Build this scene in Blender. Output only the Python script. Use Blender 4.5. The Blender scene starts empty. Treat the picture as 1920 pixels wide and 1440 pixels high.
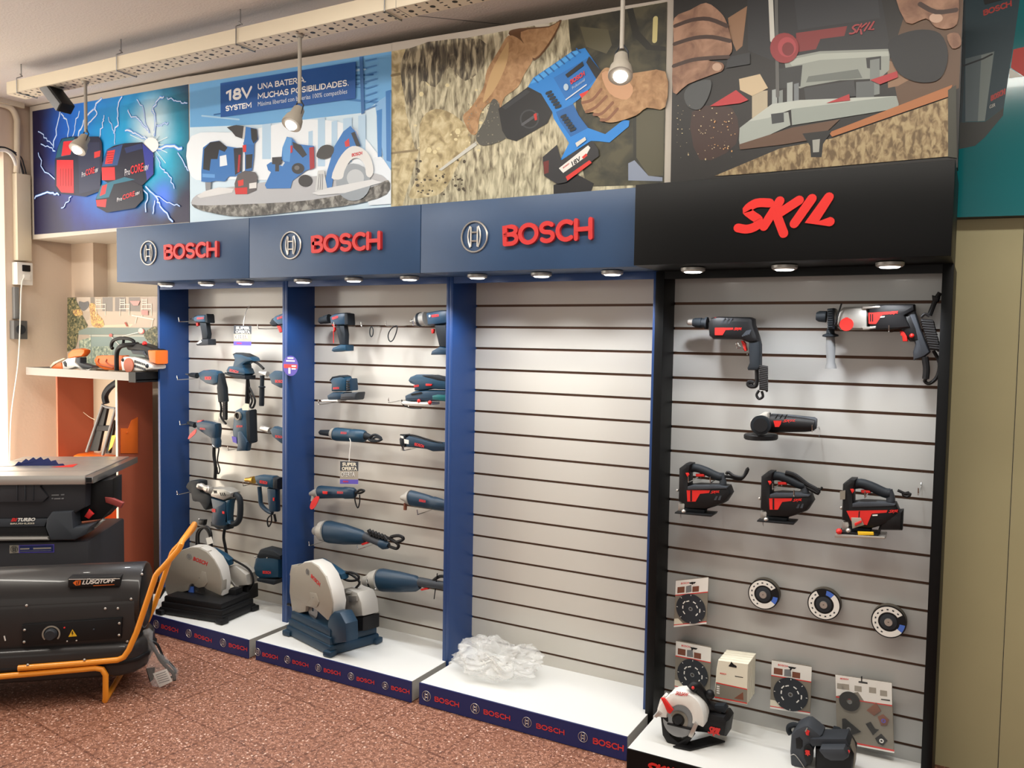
import bpy, bmesh, math, random
from mathutils import Vector, Matrix
random.seed(7)
SC = bpy.context.scene
COL = SC.collection
# ---------------------------------------------------------------- camera
CAM_P = Vector((1.659, -3.388, 1.600)); FPX = 1565.86
_y, _p, _r = math.radians(29.200), math.radians(-3.1133), math.radians(0.913)
FW = Vector((-math.sin(_y)*math.cos(_p), math.cos(_y)*math.cos(_p), math.sin(_p)))
_r0 = Vector((math.cos(_y), math.sin(_y), 0)); _u0 = _r0.cross(FW)
RT = _r0*math.cos(_r) + _u0*math.sin(_r); UP = -_r0*math.sin(_r) + _u0*math.cos(_r)
cd = bpy.data.cameras.new('camera'); cam = bpy.data.objects.new('camera', cd); COL.objects.link(cam)
cd.sensor_width = 36; cd.lens = 36*FPX/1920; cd.clip_start = .05
cam.matrix_world = Matrix(((RT.x, UP.x, -FW.x, CAM_P.x), (RT.y, UP.y, -FW.y, CAM_P.y), (RT.z, UP.z, -FW.z, CAM_P.z), (0, 0, 0, 1)))
SC.camera = cam
# ---------------------------------------------------------------- light and exposure
SC.view_settings.view_transform = 'Standard'; SC.view_settings.look = 'None'
SC.view_settings.gamma = 1; SC.view_settings.use_curve_mapping = False
SC.view_settings.exposure = 0.0
wd = bpy.data.worlds.new('world'); SC.world = wd; wd.use_nodes = True
wd.node_tree.nodes['Background'].inputs[0].default_value = (1.0, .93, .84, 1)
wd.node_tree.nodes['Background'].inputs[1].default_value = .30
def area(name, loc, to, sx, sy, power, col):
    l = bpy.data.lights.new(name, 'AREA'); l.shape = 'RECTANGLE'; l.size = sx; l.size_y = sy; l.energy = power; l.color = col
    o = bpy.data.objects.new(name, l); COL.objects.link(o); o.location = loc
    o.rotation_euler = (Vector(to)-Vector(loc)).to_track_quat('-Z', 'Y').to_euler(); return o
area('shop_front_daylight', (1.4, -6.6, 1.6), (0, 0, 1.0), 5.0, 2.2, 34, (1, .94, .86))
area('left_wall_fill', (-3.32, -1.05, .75), (-3.5, -.2, .85), .35, 1.0, 14, (1, .86, .66))  # added warm lamp inside the room, out of view, brightens the left wall
area('ceiling_fill_right', (.9, -1.5, 2.95), (.9, -1.2, 0), 3.4, .18, 56, (1, .95, .86))  # added lamp with no fitting, out of view, brightens the posters
area('ceiling_fill_left', (-2.3, -2.0, 2.95), (-2.3, -1.6, 0), 1.4, .18, 36, (1, .95, .86))  # second added lamp with no fitting, lifts the left posters
# ---------------------------------------------------------------- helpers
def px(x, y, Y):                       # a point of the photograph on the upright plane y = Y
    d = FW*FPX + RT*(x-960) + UP*(720-y)
    return CAM_P + d*((Y-CAM_P.y)/d.y)
def pz(x, y, Z):                       # a point of the photograph on the level plane z = Z
    d = FW*FPX + RT*(x-960) + UP*(720-y)
    return CAM_P + d*((Z-CAM_P.z)/d.z)
S = dict(ox=0, oy=0, s=1.0, Y=0.0)
def crop(ox, oy, s, Y=None):
    S.update(ox=ox, oy=oy, s=s)
    if Y is not None: S['Y'] = Y; S['N'] = None
def plane(P, ang):                     # an upright plane through P, turned by ang degrees
    a = math.radians(ang); S['N'] = Vector((-math.sin(a), math.cos(a), 0)); S['P'] = Vector(P)
def T(p, dy=0):
    d2 = p[2] if len(p) > 2 else 0
    if S.get('N') is not None:
        N = S['N']; d = FW*FPX + RT*(S['ox']+p[0]/S['s']-960) + UP*(720-S['oy']-p[1]/S['s'])
        return CAM_P + d*(((S['P']+N*(dy+d2)-CAM_P).dot(N))/d.dot(N))
    return px(S['ox']+p[0]/S['s'], S['oy']+p[1]/S['s'], S['Y']+dy+d2)
def lin(c):
    return tuple(((v/255)/12.92 if v/255 <= .04045 else ((v/255+.055)/1.055)**2.4) for v in c)
MATS = {}
def mat(name, rgb=None, rough=.5, metal=0, coat=0, bump=0, bscale=200, emit=0, alpha=1, trans=0, var=0):
    if name in MATS: return MATS[name]
    m = bpy.data.materials.new(name); m.use_nodes = True; MATS[name] = m
    nt = m.node_tree; b = nt.nodes['Principled BSDF']
    c = (*lin(rgb), 1)
    b.inputs['Base Color'].default_value = c; b.inputs['Roughness'].default_value = rough; b.inputs['Metallic'].default_value = metal
    b.inputs['Coat Weight'].default_value = coat; b.inputs['Alpha'].default_value = alpha; b.inputs['Transmission Weight'].default_value = trans
    if emit:
        b.inputs['Emission Color'].default_value = c; b.inputs['Emission Strength'].default_value = emit
    if bump or var:
        tc = nt.nodes.new('ShaderNodeTexCoord'); n = nt.nodes.new('ShaderNodeTexNoise'); n.inputs['Scale'].default_value = bscale
        n.inputs['Detail'].default_value = 5; nt.links.new(tc.outputs['Object'], n.inputs['Vector'])
        if bump:
            bp = nt.nodes.new('ShaderNodeBump'); bp.inputs['Strength'].default_value = bump; bp.inputs['Distance'].default_value = .004
            nt.links.new(n.outputs['Fac'], bp.inputs['Height']); nt.links.new(bp.outputs['Normal'], b.inputs['Normal'])
        if var:
            r = nt.nodes.new('ShaderNodeValToRGB'); lo = [max(0, v*(1-var)) for v in c[:3]]; hi = [min(1, v*(1+var)) for v in c[:3]]
            r.color_ramp.elements[0].position = .3; r.color_ramp.elements[1].position = .7
            r.color_ramp.elements[0].color = (*lo, 1); r.color_ramp.elements[1].color = (*hi, 1)
            nt.links.new(n.outputs['Fac'], r.inputs['Fac']); nt.links.new(r.outputs['Color'], b.inputs['Base Color'])
    return m
def hexm(h):                           # printed ink of one colour
    n = 'ink_'+h
    return MATS.get(n) or mat(n, tuple(int(h[i:i+2], 16) for i in (0, 2, 4)), rough=.45)
def M_(m): return m if not isinstance(m, str) else (MATS[m] if m in MATS else hexm(m))
def catmull(pts, n=5, closed=True):
    out = []; N = len(pts)
    for i in range(N if closed else N-1):
        g = (lambda k: pts[k % N]) if closed else (lambda k: pts[min(max(k, 0), N-1)])
        p0, p1, p2, p3 = g(i-1), g(i), g(i+1), g(i+2)
        for k in range(n):
            t = k/n
            out.append(tuple(.5*((2*b)+(c-a)*t+(2*a-5*b+4*c-d)*t*t+(-a+3*b-3*c+d)*t**3) for a, b, c, d in zip(p0, p1, p2, p3)))
    if not closed: out.append(tuple(pts[-1]))
    return out
def thing(name, label, cat, loc, group=None):
    o = bpy.data.objects.new(name, None); COL.objects.link(o); o.location = loc; o.empty_display_size = .05
    o['label'] = label; o['category'] = cat
    if group: o['group'] = group
    return o
def origin(o):
    v = Vector((0, 0, 0))
    while o is not None: v = v + o.location; o = o.parent
    return v
class G:                               # collects shapes into ONE mesh
    def __init__(s, m='black'): s.bm = bmesh.new(); s.mats = []; s.cur = None; s.use(m)
    def use(s, m):
        m = M_(m)
        if m not in s.mats: s.mats.append(m)
        s.cur = s.mats.index(m); return s
    def _tag(s, faces):
        for f in faces: f.material_index = s.cur
    def hull(s, front, off, bev=0, seg=2):
        """solid between a flat outline and the same outline moved by off"""
        bm = s.bm; n = len(front)
        a = [bm.verts.new(p) for p in front]; b = [bm.verts.new(Vector(p)+off) for p in front]
        fs = [bm.faces.new(a), bm.faces.new(b[::-1])]
        for i in range(n): fs.append(bm.faces.new((a[i], b[i], b[(i+1) % n], a[(i+1) % n])))
        s._tag(fs); bmesh.ops.recalc_face_normals(bm, faces=fs)
        if bev:
            es = list({e for f in fs[:2] for e in f.edges})
            r = bmesh.ops.bevel(bm, geom=es, offset=bev, offset_type='OFFSET', segments=seg, profile=.5, affect='EDGES', clamp_overlap=True, material=-1)
            s._tag(r['faces'])
        return s
    def prof(s, pts, th, dy=0, bev=None, seg=2, sm=0):
        if sm: pts = catmull(pts, sm)
        f = [T(p, dy) for p in pts]
        return s.hull(f, (S.get('N') or Vector((0, 1, 0)))*th, th*.3 if bev is None else bev, seg)
    def box(s, c, d, bev=0, R=None):
        c = Vector(c); v = []
        r = bmesh.ops.create_cube(s.bm, size=1)
        for q in r['verts']:
            w = Vector((q.co.x*d[0], q.co.y*d[1], q.co.z*d[2])); q.co = c + (R @ w if R is not None else w)
        fs = list({f for q in r['verts'] for f in q.link_faces}); s._tag(fs)
        if bev:
            es = list({e for f in fs for e in f.edges})
            r2 = bmesh.ops.bevel(s.bm, geom=es, offset=bev, offset_type='OFFSET', segments=2, profile=.5, affect='EDGES', clamp_overlap=True, material=-1); s._tag(r2['faces'])
        return s
    def bx(s, x0, x1, y0, y1, z0, z1, bev=0):
        return s.box(((x0+x1)/2, (y0+y1)/2, (z0+z1)/2), (abs(x1-x0), abs(y1-y0), abs(z1-z0)), bev)
    def wire(s, P, r, seg=8, sm=0, closed=False):
        """tube through world points"""
        if sm: P = [Vector(p) for p in catmull([tuple(p) for p in P], sm, closed)]
        P = [Vector(p) for p in P]; n = len(P); rs = r if isinstance(r, (list, tuple)) else None
        rings = []; prev = None
        for i, p in enumerate(P):
            if closed: t = P[(i+1) % n]-P[i-1]
            else: t = P[min(i+1, n-1)]-P[max(i-1, 0)]
            if t.length < 1e-9: t = Vector((0, 0, 1))
            t.normalize()
            if prev is None:
                a = t.orthogonal().normalized()
            else:
                a = prev-t*prev.dot(t); a = a.normalized() if a.length > 1e-6 else t.orthogonal().normalized()
            prev = a; b = t.cross(a)
            if rs: q = i/(n-1)*(len(rs)-1); k = min(int(q), len(rs)-2); rr = rs[k]+(rs[k+1]-rs[k])*(q-k)
            else: rr = r
            rings.append([s.bm.verts.new(p+(a*math.cos(2*math.pi*j/seg)+b*math.sin(2*math.pi*j/seg))*rr) for j in range(seg)])
        fs = []
        for i in range(n if closed else n-1):
            A, B = rings[i], rings[(i+1) % n]
            for j in range(seg): fs.append(s.bm.faces.new((A[j], A[(j+1) % seg], B[(j+1) % seg], B[j])))
        if not closed: fs += [s.bm.faces.new(rings[0][::-1]), s.bm.faces.new(rings[-1])]
        s._tag(fs); return s
    def tube(s, pts, r, dy=0, seg=8, sm=4, closed=False):
        return s.wire([T(p, dy) for p in pts], r, seg, sm, closed)
    def turn(s, p0, p1, pr, seg=20, sq=1.0, sv=None):
        """body of revolution from world p0 to p1; pr = [(t, radius)]"""
        p0, p1 = Vector(p0), Vector(p1); t = (p1-p0); L = t.length; t.normalize()
        a = sv.normalized() if sv else (Vector((0, 1, 0)) - t*t.y)
        if a.length < 1e-3: a = Vector((0, 0, 1))-t*t.z
        a.normalize(); b = t.cross(a); rings = []
        for q, r in pr:
            c = p0+t*(q*L)
            rings.append([s.bm.verts.new(c+(a*math.cos(2*math.pi*j/seg)*sq+b*math.sin(2*math.pi*j/seg))*max(r, 1e-5)) for j in range(seg)])
        fs = []
        for A, B in zip(rings, rings[1:]):
            for j in range(seg): fs.append(s.bm.faces.new((A[j], A[(j+1) % seg], B[(j+1) % seg], B[j])))
        fs += [s.bm.faces.new(rings[0][::-1]), s.bm.faces.new(rings[-1])]
        s._tag(fs); return s
    def cyl(s, a, b, pr, dy=0, seg=18, sq=1.0):
        """body of revolution along a line of the photograph; radii in crop pixels"""
        k = (T((a[0], a[1]+10), dy)-T(a, dy)).length/10
        return s.turn(T(a, dy), T(b, dy), [(t, r*k) for t, r in pr], seg, sq)
    def ball(s, c, r, seg=12):
        r = (r, r, r) if not isinstance(r, tuple) else r
        q = bmesh.ops.create_uvsphere(s.bm, u_segments=seg, v_segments=max(6, seg//2), radius=1)
        for v in q['verts']: v.co = Vector(c)+Vector((v.co.x*r[0], v.co.y*r[1], v.co.z*r[2]))
        s._tag({f for v in q['verts'] for f in v.link_faces}); return s
    def dot(s, p, r, dy=0):            # small ball at a pixel, radius in metres
        return s.ball(T(p, dy), r, 8)
    def disc(s, c, n, ro, ri=0, th=.002, seg=32, a0=0, a1=2*math.pi):
        """flat ring (or sector of one) round c, axis n"""
        n = Vector(n).normalized(); a = Vector((0, 0, 1))-n*n.z
        a = a.normalized() if a.length > 1e-3 else Vector((1, 0, 0)); b = n.cross(a); c = Vector(c); full = a1-a0 > 6.28
        K = seg if full else seg+1; V = []
        for k in range(K):
            an = a0+(a1-a0)*k/seg; d = a*math.cos(an)+b*math.sin(an)
            V.append([s.bm.verts.new(c+d*ri+n*h) for h in (0, th)]+[s.bm.verts.new(c+d*ro+n*h) for h in (0, th)])
        fs = []
        for k in range(seg):
            A, B = V[k], V[(k+1) % K]
            fs += [s.bm.faces.new((A[1], A[3], B[3], B[1])), s.bm.faces.new((A[3], A[2], B[2], B[3])), s.bm.faces.new((A[2], A[0], B[0], B[2]))]
            if ri > 0: fs.append(s.bm.faces.new((A[0], A[1], B[1], B[0])))
        s._tag(fs); bmesh.ops.recalc_face_normals(s.bm, faces=fs); return s
    def flat(s, P):
        f = s.bm.faces.new([s.bm.verts.new(p) for p in P]); s._tag([f]); return s
    def glyphs(s, txt, P0, X, Y, ext=.0006, bold=0, shear=0):
        """lettering filling the parallelogram P0, P0+X, P0+Y"""
        c = bpy.data.curves.new('t', 'FONT'); c.body = txt; c.resolution_u = 2; c.offset = bold; c.shear = shear; c.extrude = .01
        o = bpy.data.objects.new('t', c); me = bpy.data.meshes.new_from_object(o)
        xs = [v.co.x for v in me.vertices]; ys = [v.co.y for v in me.vertices]
        P0, X, Y = Vector(P0), Vector(X), Vector(Y); N = X.cross(Y).normalized()
        x0, x1, y0, y1 = min(xs), max(xs), min(ys), max(ys)
        V = [s.bm.verts.new(P0+X*((v.co.x-x0)/(x1-x0))+Y*((v.co.y-y0)/(y1-y0))+N*(ext if v.co.z > 0 else 0)) for v in me.vertices]
        fs = []
        for f in me.polygons:
            try: fs.append(s.bm.faces.new([V[i] for i in f.vertices]))
            except ValueError: pass
        s._tag(fs); bpy.data.objects.remove(o); bpy.data.curves.remove(c); bpy.data.meshes.remove(me); return s
    def word(s, txt, bl, br, tl, dy=-.0008, **k):
        P0 = T(bl, dy)
        if txt == 'BOSCH': return block(s, txt, P0, T(br, dy)-P0, T(tl, dy)-P0, k.get('ext', .0006))
        return s.glyphs(txt, P0, T(br, dy)-P0, T(tl, dy)-P0, **k)
    def stroke(s, P, w, N, ext=.0006):
        """flat rounded brush stroke through world points, raised along N"""
        N = Vector(N).normalized(); P = [Vector(p) for p in P]; P = P[:1]+[q for p, q in zip(P, P[1:]) if (p-q).length > 1e-6]; fs = []; L = []; R_ = []
        loop = len(P) > 3 and (P[0]-P[-1]).length < 1e-4
        if loop: P = P[:-1]
        n = len(P); up = lambda v: s.bm.verts.new(v+N*ext)
        for i, p in enumerate(P):
            a, b = (P[i-1], P[(i+1) % n]) if loop else (P[max(i-1, 0)], P[min(i+1, n-1)])
            q = N.cross((b-a).normalized()); k = 1
            if (loop or 0 < i < n-1):
                c = (p-a).normalized().dot((b-p).normalized()); k = min(1.5, 1/max(.3, math.sqrt(max(0, (1+c)/2))))
            L.append(up(p+q*w*k)); R_.append(up(p-q*w*k))
        for i in range(n if loop else n-1):
            k = (i+1) % n; fs.append(s.bm.faces.new((R_[i], R_[k], L[k], L[i])))
        if not loop:
            for p, t, A, B in ((P[-1], (P[-1]-P[-2]).normalized(), L[-1], R_[-1]), (P[0], (P[0]-P[1]).normalized(), R_[0], L[0])):
                q = N.cross(t); fs.append(s.bm.faces.new([A]+[up(p+q*w*math.cos(a)+t*w*math.sin(a)) for a in (math.pi*k/6 for k in range(1, 6))]+[B]))
        if ext > .002:                 # sides of a raised letter
            e = [x for x in {e for f in fs for e in f.edges} if len(x.link_faces) == 1]
            q = bmesh.ops.extrude_edge_only(s.bm, edges=e)
            for v in q['geom']:
                if isinstance(v, bmesh.types.BMVert): v.co -= N*ext
                if isinstance(v, bmesh.types.BMFace): fs.append(v)
        s._tag(fs); return s
    def put(s, name, parent=None, label=None, smooth=40):
        o0 = origin(parent)
        for v in s.bm.verts: v.co -= o0
        me = bpy.data.meshes.new(name); s.bm.to_mesh(me); s.bm.free()
        for m in s.mats: me.materials.append(m)
        if smooth:
            me.polygons.foreach_set('use_smooth', [True]*len(me.polygons)); me.set_sharp_from_angle(angle=math.radians(smooth))
        o = bpy.data.objects.new(name, me); COL.objects.link(o); o.parent = parent
        if label: o['label'] = label
        return o
def solo(g, name, label, cat, loc, group=None, **k):       # a thing that is one mesh
    loc = Vector(loc)
    for v in g.bm.verts: v.co -= loc
    o = g.put(name, None, label, **k); o.location = loc; o['category'] = cat
    if group: o['group'] = group
    return o
def struct(g, name, smooth=0):
    o = g.put(name, None, None, smooth); o['kind'] = 'structure'; return o
SK = [[(.36, .93), (.22, .95), (.12, .78), (.17, .62), (.24, .47), (.22, .30), (.12, .22), (.02, .27)], [(.47, .97), (.30, .27)], [(.67, .95), (.45, .60)], [(.43, .62), (.51, .04)], [(.80, .97), (.62, .30)], [(.97, .98), (.80, .32), (.98, .30)]]
def skil(g, P0, X, Y, ext=.0006, w=.075):
    P0, X, Y = Vector(P0), Vector(X), Vector(Y); N = X.cross(Y)
    for st in SK:
        st = catmull(st, 4, False) if len(st) > 4 else st
        g.stroke([P0+X*u+Y*v for u, v in st], Y.length*w, N, ext+1e-5); ext += .0002 if ext else 0
    return g
_o = lambda cx, cy, rx, ry, a0, a1, n=12: [(cx+rx*math.cos(math.radians(a0+(a1-a0)*k/n)), cy+ry*math.sin(math.radians(a0+(a1-a0)*k/n))) for k in range(n+1)]
FONT = {'B': (.66, [[(.1, .06), (.1, .94), (.36, .94)]+_o(.36, .74, .2, .2, 90, -90)+[(.14, .54)], [(.36, .54)]+_o(.36, .30, .24, .24, 90, -90)+[(.1, .06)]]), 'O': (.86, [_o(.43, .5, .34, .45, 90, 450, 24)]), 'S': (.66, [_o(.33, .72, .23, .23, 35, 240, 10)+[(.33, .5)]+_o(.33, .28, .24, .23, 60, -145, 10)]), 'C': (.72, [_o(.43, .5, .33, .45, 52, 308, 16)]), 'H': (.76, [[(.1, .05), (.1, .95)], [(.66, .05), (.66, .95)], [(.1, .5), (.66, .5)]]),
 'A': (.78, [[(.06, .05), (.39, .95), (.72, .05)], [(.2, .32), (.58, .32)]]), 'D': (.76, [[(.1, .06), (.1, .94), (.32, .94)]+_o(.32, .5, .32, .44, 90, -90)+[(.1, .06)]]), 'E': (.6, [[(.52, .94), (.1, .94), (.1, .06), (.52, .06)], [(.1, .5), (.46, .5)]]), 'I': (.26, [[(.13, .05), (.13, .95)]]), 'Í': (.26, [[(.13, .05), (.13, .8)], [(.13, .93), (.2, 1.08)]]), 'L': (.56, [[(.1, .95), (.1, .06), (.5, .06)]]), 'M': (.92, [[(.1, .05), (.1, .95), (.46, .3), (.82, .95), (.82, .05)]]), 'N': (.78, [[(.1, .05), (.1, .95), (.68, .05), (.68, .95)]]), 'P': (.64, [[(.1, .05), (.1, .94), (.34, .94)]+_o(.34, .69, .22, .25, 90, -90)+[(.1, .44)]]), 'R': (.68, [[(.1, .05), (.1, .94), (.34, .94)]+_o(.34, .70, .22, .24, 90, -90)+[(.1, .46)], [(.34, .46), (.6, .05)]]), 'T': (.62, [[(.04, .94), (.58, .94)], [(.31, .94), (.31, .05)]]), 'U': (.76, [[(.1, .95), (.1, .38)]+_o(.38, .36, .28, .31, 180, 360)+[(.66, .95)]]), 'V': (.74, [[(.05, .95), (.37, .06), (.69, .95)]]), 'Y': (.68, [[(.05, .95), (.34, .48), (.63, .95)], [(.34, .48), (.34, .05)]]), '1': (.5, [[(.08, .76), (.32, .94), (.32, .05)]]), '8': (.66, [_o(.33, .72, .2, .22, 90, 450, 16), _o(.33, .27, .25, .23, 90, 450, 16)]), '.': (.24, [[(.12, .06), (.121, .07)]]), 'F': (.58, [[(.1, .05), (.1, .94), (.5, .94)], [(.1, .5), (.44, .5)]]), 'Q': (.86, [_o(.43, .5, .34, .45, 90, 450, 24), [(.5, .25), (.76, .0)]]), ' ': (.3, [])}
def block(g, txt, P0, X, Y, ext=.0006, w=.10, slant=0):
    '''bold block capitals filling the parallelogram P0, P0+X, P0+Y'''
    P0, X, Y = Vector(P0), Vector(X), Vector(Y); N = X.cross(Y); tot = sum(FONT[c][0] for c in txt); x = 0; e = ext
    for c in txt:
        wd, st = FONT[c]
        for q in st:
            e = e+(.0004 if ext > .002 else .00003); g.stroke([P0+X*((x+u+slant*v)/tot)+Y*(w+v*(1-2*w)) for u, v in q], Y.length*w, N, e)
        x += wd
    return g
def emblem(g, c, r, X, Z, N, ext):
    """ring with the two-bar armature inside"""
    c, X, Z, N = Vector(c), Vector(X), Vector(Z), Vector(N)
    ring = [c+(X*math.cos(a)+Z*math.sin(a))*r*.95 for a in (2*math.pi*k/28 for k in range(28))]
    g.wire([p+N*ext*.5 for p in ring], r*.06, 6, 0, True)
    for sx in (-1, 1):
        arc = [c+X*sx*r*(.30+.16*(1-q*q))+Z*r*.66*q for q in (-1, -.5, 0, .5, 1)]
        g.wire([p+N*ext*.5 for p in arc], r*.05, 6)
        g.wire([c+X*sx*r*.24+Z*r*.62+N*ext*.5, c+X*sx*r*.24-Z*r*.62+N*ext*.5], r*.055, 6)
    for sz in (-1, 1): g.wire([c+X*-.26*r+Z*sz*r*.27+N*ext*.5, c+X*.26*r+Z*sz*r*.27+N*ext*.5], r*.06, 6)
    return g
# ---------------------------------------------------------------- materials
mat('slat', (198, 194, 185), .2, coat=.2); mat('slat_grey', (174, 174, 171), .22, coat=.2); mat('groove', (92, 62, 44), .7); mat('white_lam', (226, 226, 222), .3, coat=.1)
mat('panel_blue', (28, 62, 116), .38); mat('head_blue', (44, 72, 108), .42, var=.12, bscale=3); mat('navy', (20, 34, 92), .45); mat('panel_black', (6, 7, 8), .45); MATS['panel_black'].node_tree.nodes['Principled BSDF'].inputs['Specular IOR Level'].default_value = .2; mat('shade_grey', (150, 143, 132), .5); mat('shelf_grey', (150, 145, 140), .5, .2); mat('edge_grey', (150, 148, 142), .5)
mat('red', (214, 40, 38), .4); mat('skil_red', (214, 38, 32), .4); mat('letter_red', (205, 52, 52), .4); mat('letter_side', (120, 30, 34), .5)
mat('chrome', (200, 200, 198), .18, 1); mat('silver', (176, 174, 168), .38, .6); mat('alu', (190, 186, 180), .34, .75); mat('steel', (150, 150, 150), .3, .9); mat('cast', (172, 168, 160), .5, .25, bump=.1)
mat('tool_blue', (18, 60, 84), .42); mat('tool_navy', (20, 51, 73), .42); mat('rubber', (28, 34, 40), .6); mat('black', (18, 18, 20), .5); mat('dark', (44, 48, 54), .5); mat('char', (58, 62, 68), .5); mat('grey', (120, 122, 124), .5)
mat('guard', (158, 152, 140), .45, .15); mat('white', (232, 230, 224), .45); mat('card', (226, 220, 200), .55); mat('card_grey', (128, 122, 110), .5); mat('orange', (236, 112, 34), .4); mat('paint_orange', (178, 92, 62), .55); mat('amber', (240, 150, 34), .35, coat=.3)
mat('heat_black', (42, 40, 40), .38, coat=.2); mat('plastic_dark', (50, 50, 54), .5); mat('cream', (222, 210, 186), .5); mat('yellow', (236, 190, 40), .5); mat('beige_frame', (200, 192, 180), .5); mat('lens', (255, 250, 240), .3, emit=9)
mat('clear', (240, 244, 244), .12, alpha=.16, coat=.4); mat('film', (236, 236, 232), .15, alpha=.03); mat('brown', (120, 70, 50), .6); mat('gold', (190, 150, 70), .3, .8); mat('teal', (20, 100, 104), .4); mat('chip_blue', (70, 110, 200), .5); mat('purple', (86, 72, 170), .5); mat('wood_red', (150, 60, 55), .6)
mat('flap', (88, 82, 72), .9, bump=.5, bscale=400); mat('mesh_grey', (92, 92, 92), .6)
for n_ in ('black', 'char', 'rubber', 'dark', 'heat_black', 'plastic_dark'): MATS[n_].node_tree.nodes['Principled BSDF'].inputs['Specular IOR Level'].default_value = .3
mat('rim_pale', (204, 200, 192), .4)
# ---------------------------------------------------------------- the room
def nodes(m):
    nt = m.node_tree; return nt, nt.nodes['Principled BSDF'], (lambda t: nt.nodes.new('ShaderNode'+t)), nt.links.new
m = mat('terrazzo', (128, 74, 58), .42); nt, bs, N, L = nodes(m)
tc = N('TexCoord')
def ramp(els):
    r = N('ValToRGB'); e = r.color_ramp.elements
    while len(e) < len(els): e.new(.5)
    for q, (p, c) in zip(e, els): q.position = p; q.color = (*lin(c), 1)
    return r
n1 = N('TexNoise'); n1.inputs['Scale'].default_value = 55; n1.inputs['Detail'].default_value = 6; L(tc.outputs['Object'], n1.inputs['Vector'])
r1 = ramp([(.32, (102, 66, 51)), (.5, (138, 93, 73)), (.7, (170, 122, 99))]); L(n1.outputs['Fac'], r1.inputs['Fac'])
def chips(scale, lo, hi, thr):
    v = N('TexVoronoi'); v.inputs['Scale'].default_value = scale; v.inputs['Randomness'].default_value = 1; L(tc.outputs['Object'], v.inputs['Vector'])
    a = N('Math'); a.operation = 'LESS_THAN'; L(v.outputs['Distance'], a.inputs[0]); a.inputs[1].default_value = hi
    s = N('SeparateColor'); L(v.outputs['Color'], s.inputs['Color'])
    b = N('Math'); b.operation = 'GREATER_THAN'; L(s.outputs[0], b.inputs[0]); b.inputs[1].default_value = thr
    c = N('Math'); c.operation = 'MULTIPLY'; L(a.outputs[0], c.inputs[0]); L(b.outputs[0], c.inputs[1]); return c
prev = r1.outputs['Color']
for sc, hi, thr, col in ((150, .42, .66, (196, 150, 130)), (62, .26, .76, (222, 188, 170)), (95, .30, .86, (80, 48, 44))):
    c = chips(sc, 0, hi, thr); mx = N('MixRGB'); L(c.outputs[0], mx.inputs['Fac']); L(prev, mx.inputs['Color1']); mx.inputs['Color2'].default_value = (*lin(col), 1); prev = mx.outputs['Color']
bk = N('TexBrick'); bk.offset = 0; mp = N('Mapping'); mp.inputs['Rotation'].default_value = (0, 0, .12); L(tc.outputs['Object'], mp.inputs['Vector']); L(mp.outputs['Vector'], bk.inputs['Vector'])
bk.inputs['Scale'].default_value = 1; bk.inputs['Brick Width'].default_value = .4; bk.inputs['Row Height'].default_value = .4; bk.inputs['Mortar Size'].default_value = .005
bk.inputs['Color1'].default_value = bk.inputs['Color2'].default_value = (1, 1, 1, 1); bk.inputs['Mortar'].default_value = (.66, .60, .57, 1)
mx = N('MixRGB'); mx.blend_type = 'MULTIPLY'; mx.inputs['Fac'].default_value = 1; L(prev, mx.inputs['Color1']); L(bk.outputs['Color'], mx.inputs['Color2']); L(mx.outputs['Color'], bs.inputs['Base Color'])
mat('plaster', (206, 198, 190), .9, bump=.6, bscale=90); mat('wall_beige', (205, 190, 170), .8, bump=.15, bscale=60); mat('wall_olive', (196, 188, 146), .6, var=.06, bscale=2); mat('wall_salmon', (214, 196, 178), .8, bump=.15, bscale=60); mat('daylight', (255, 250, 240), .5, emit=2.6)
XL, YB = -3.6, .13
struct(G('terrazzo').bx(-4.4, 4.2, -7.2, .3, -.05, 0), 'floor')
g = G('plaster').bx(-4.4, 4.2, -4.6, .3, 3.0, 3.06); ca, cb = pz(775, 29, 2.9995), pz(955, 47, 2.9995); cn = Vector((0, .004, 0)); g.use('mesh_grey').hull([ca-cn, cb-cn, cb+cn, ca+cn], Vector((0, 0, .0004))); struct(g, 'ceiling')
struct(G('wall_beige').bx(-3.8, 1.3, YB, YB+.1, 0, 3.0), 'wall_back')
g = G('wall_olive').bx(1.3, 4.2, YB, YB+.1, 0, 3.0)
g.use('dark').bx(1.7785, 1.7805, YB-.0015, YB, 0, 2.05); struct(g, 'wall_right')
struct(G('wall_salmon').bx(XL-.2, XL, -.40, YB, 0, 3.0).bx(XL-.2, XL, -3.4, -.40, 2.72, 3.0), 'wall_left')
g = G('white').bx(XL-.10, XL-.04, -3.4, -.40, 2.66, 2.72).bx(XL-.10, XL-.04, -2.0, -1.94, 0, 2.66)
w = struct(g, 'window_1'); G('daylight').bx(XL-.12, XL-.10, -3.4, -.40, 0, 2.72).put('window_pane', w, None, 0)
struct(G('wall_salmon').bx(XL, -3.37, .03, YB, 0, 3.0), 'trim_1')                                    # boxed-in pipe in the corner
struct(G('cream').bx(XL, XL+.06, -.55, -.30, 2.97, 3.0), 'trim_2')
def ps(x, y, X):                       # a point of the photograph on the plane x = X
    d = FW*FPX + RT*(x-960) + UP*(720-y); return CAM_P + d*((X-CAM_P.x)/d.x)
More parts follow.
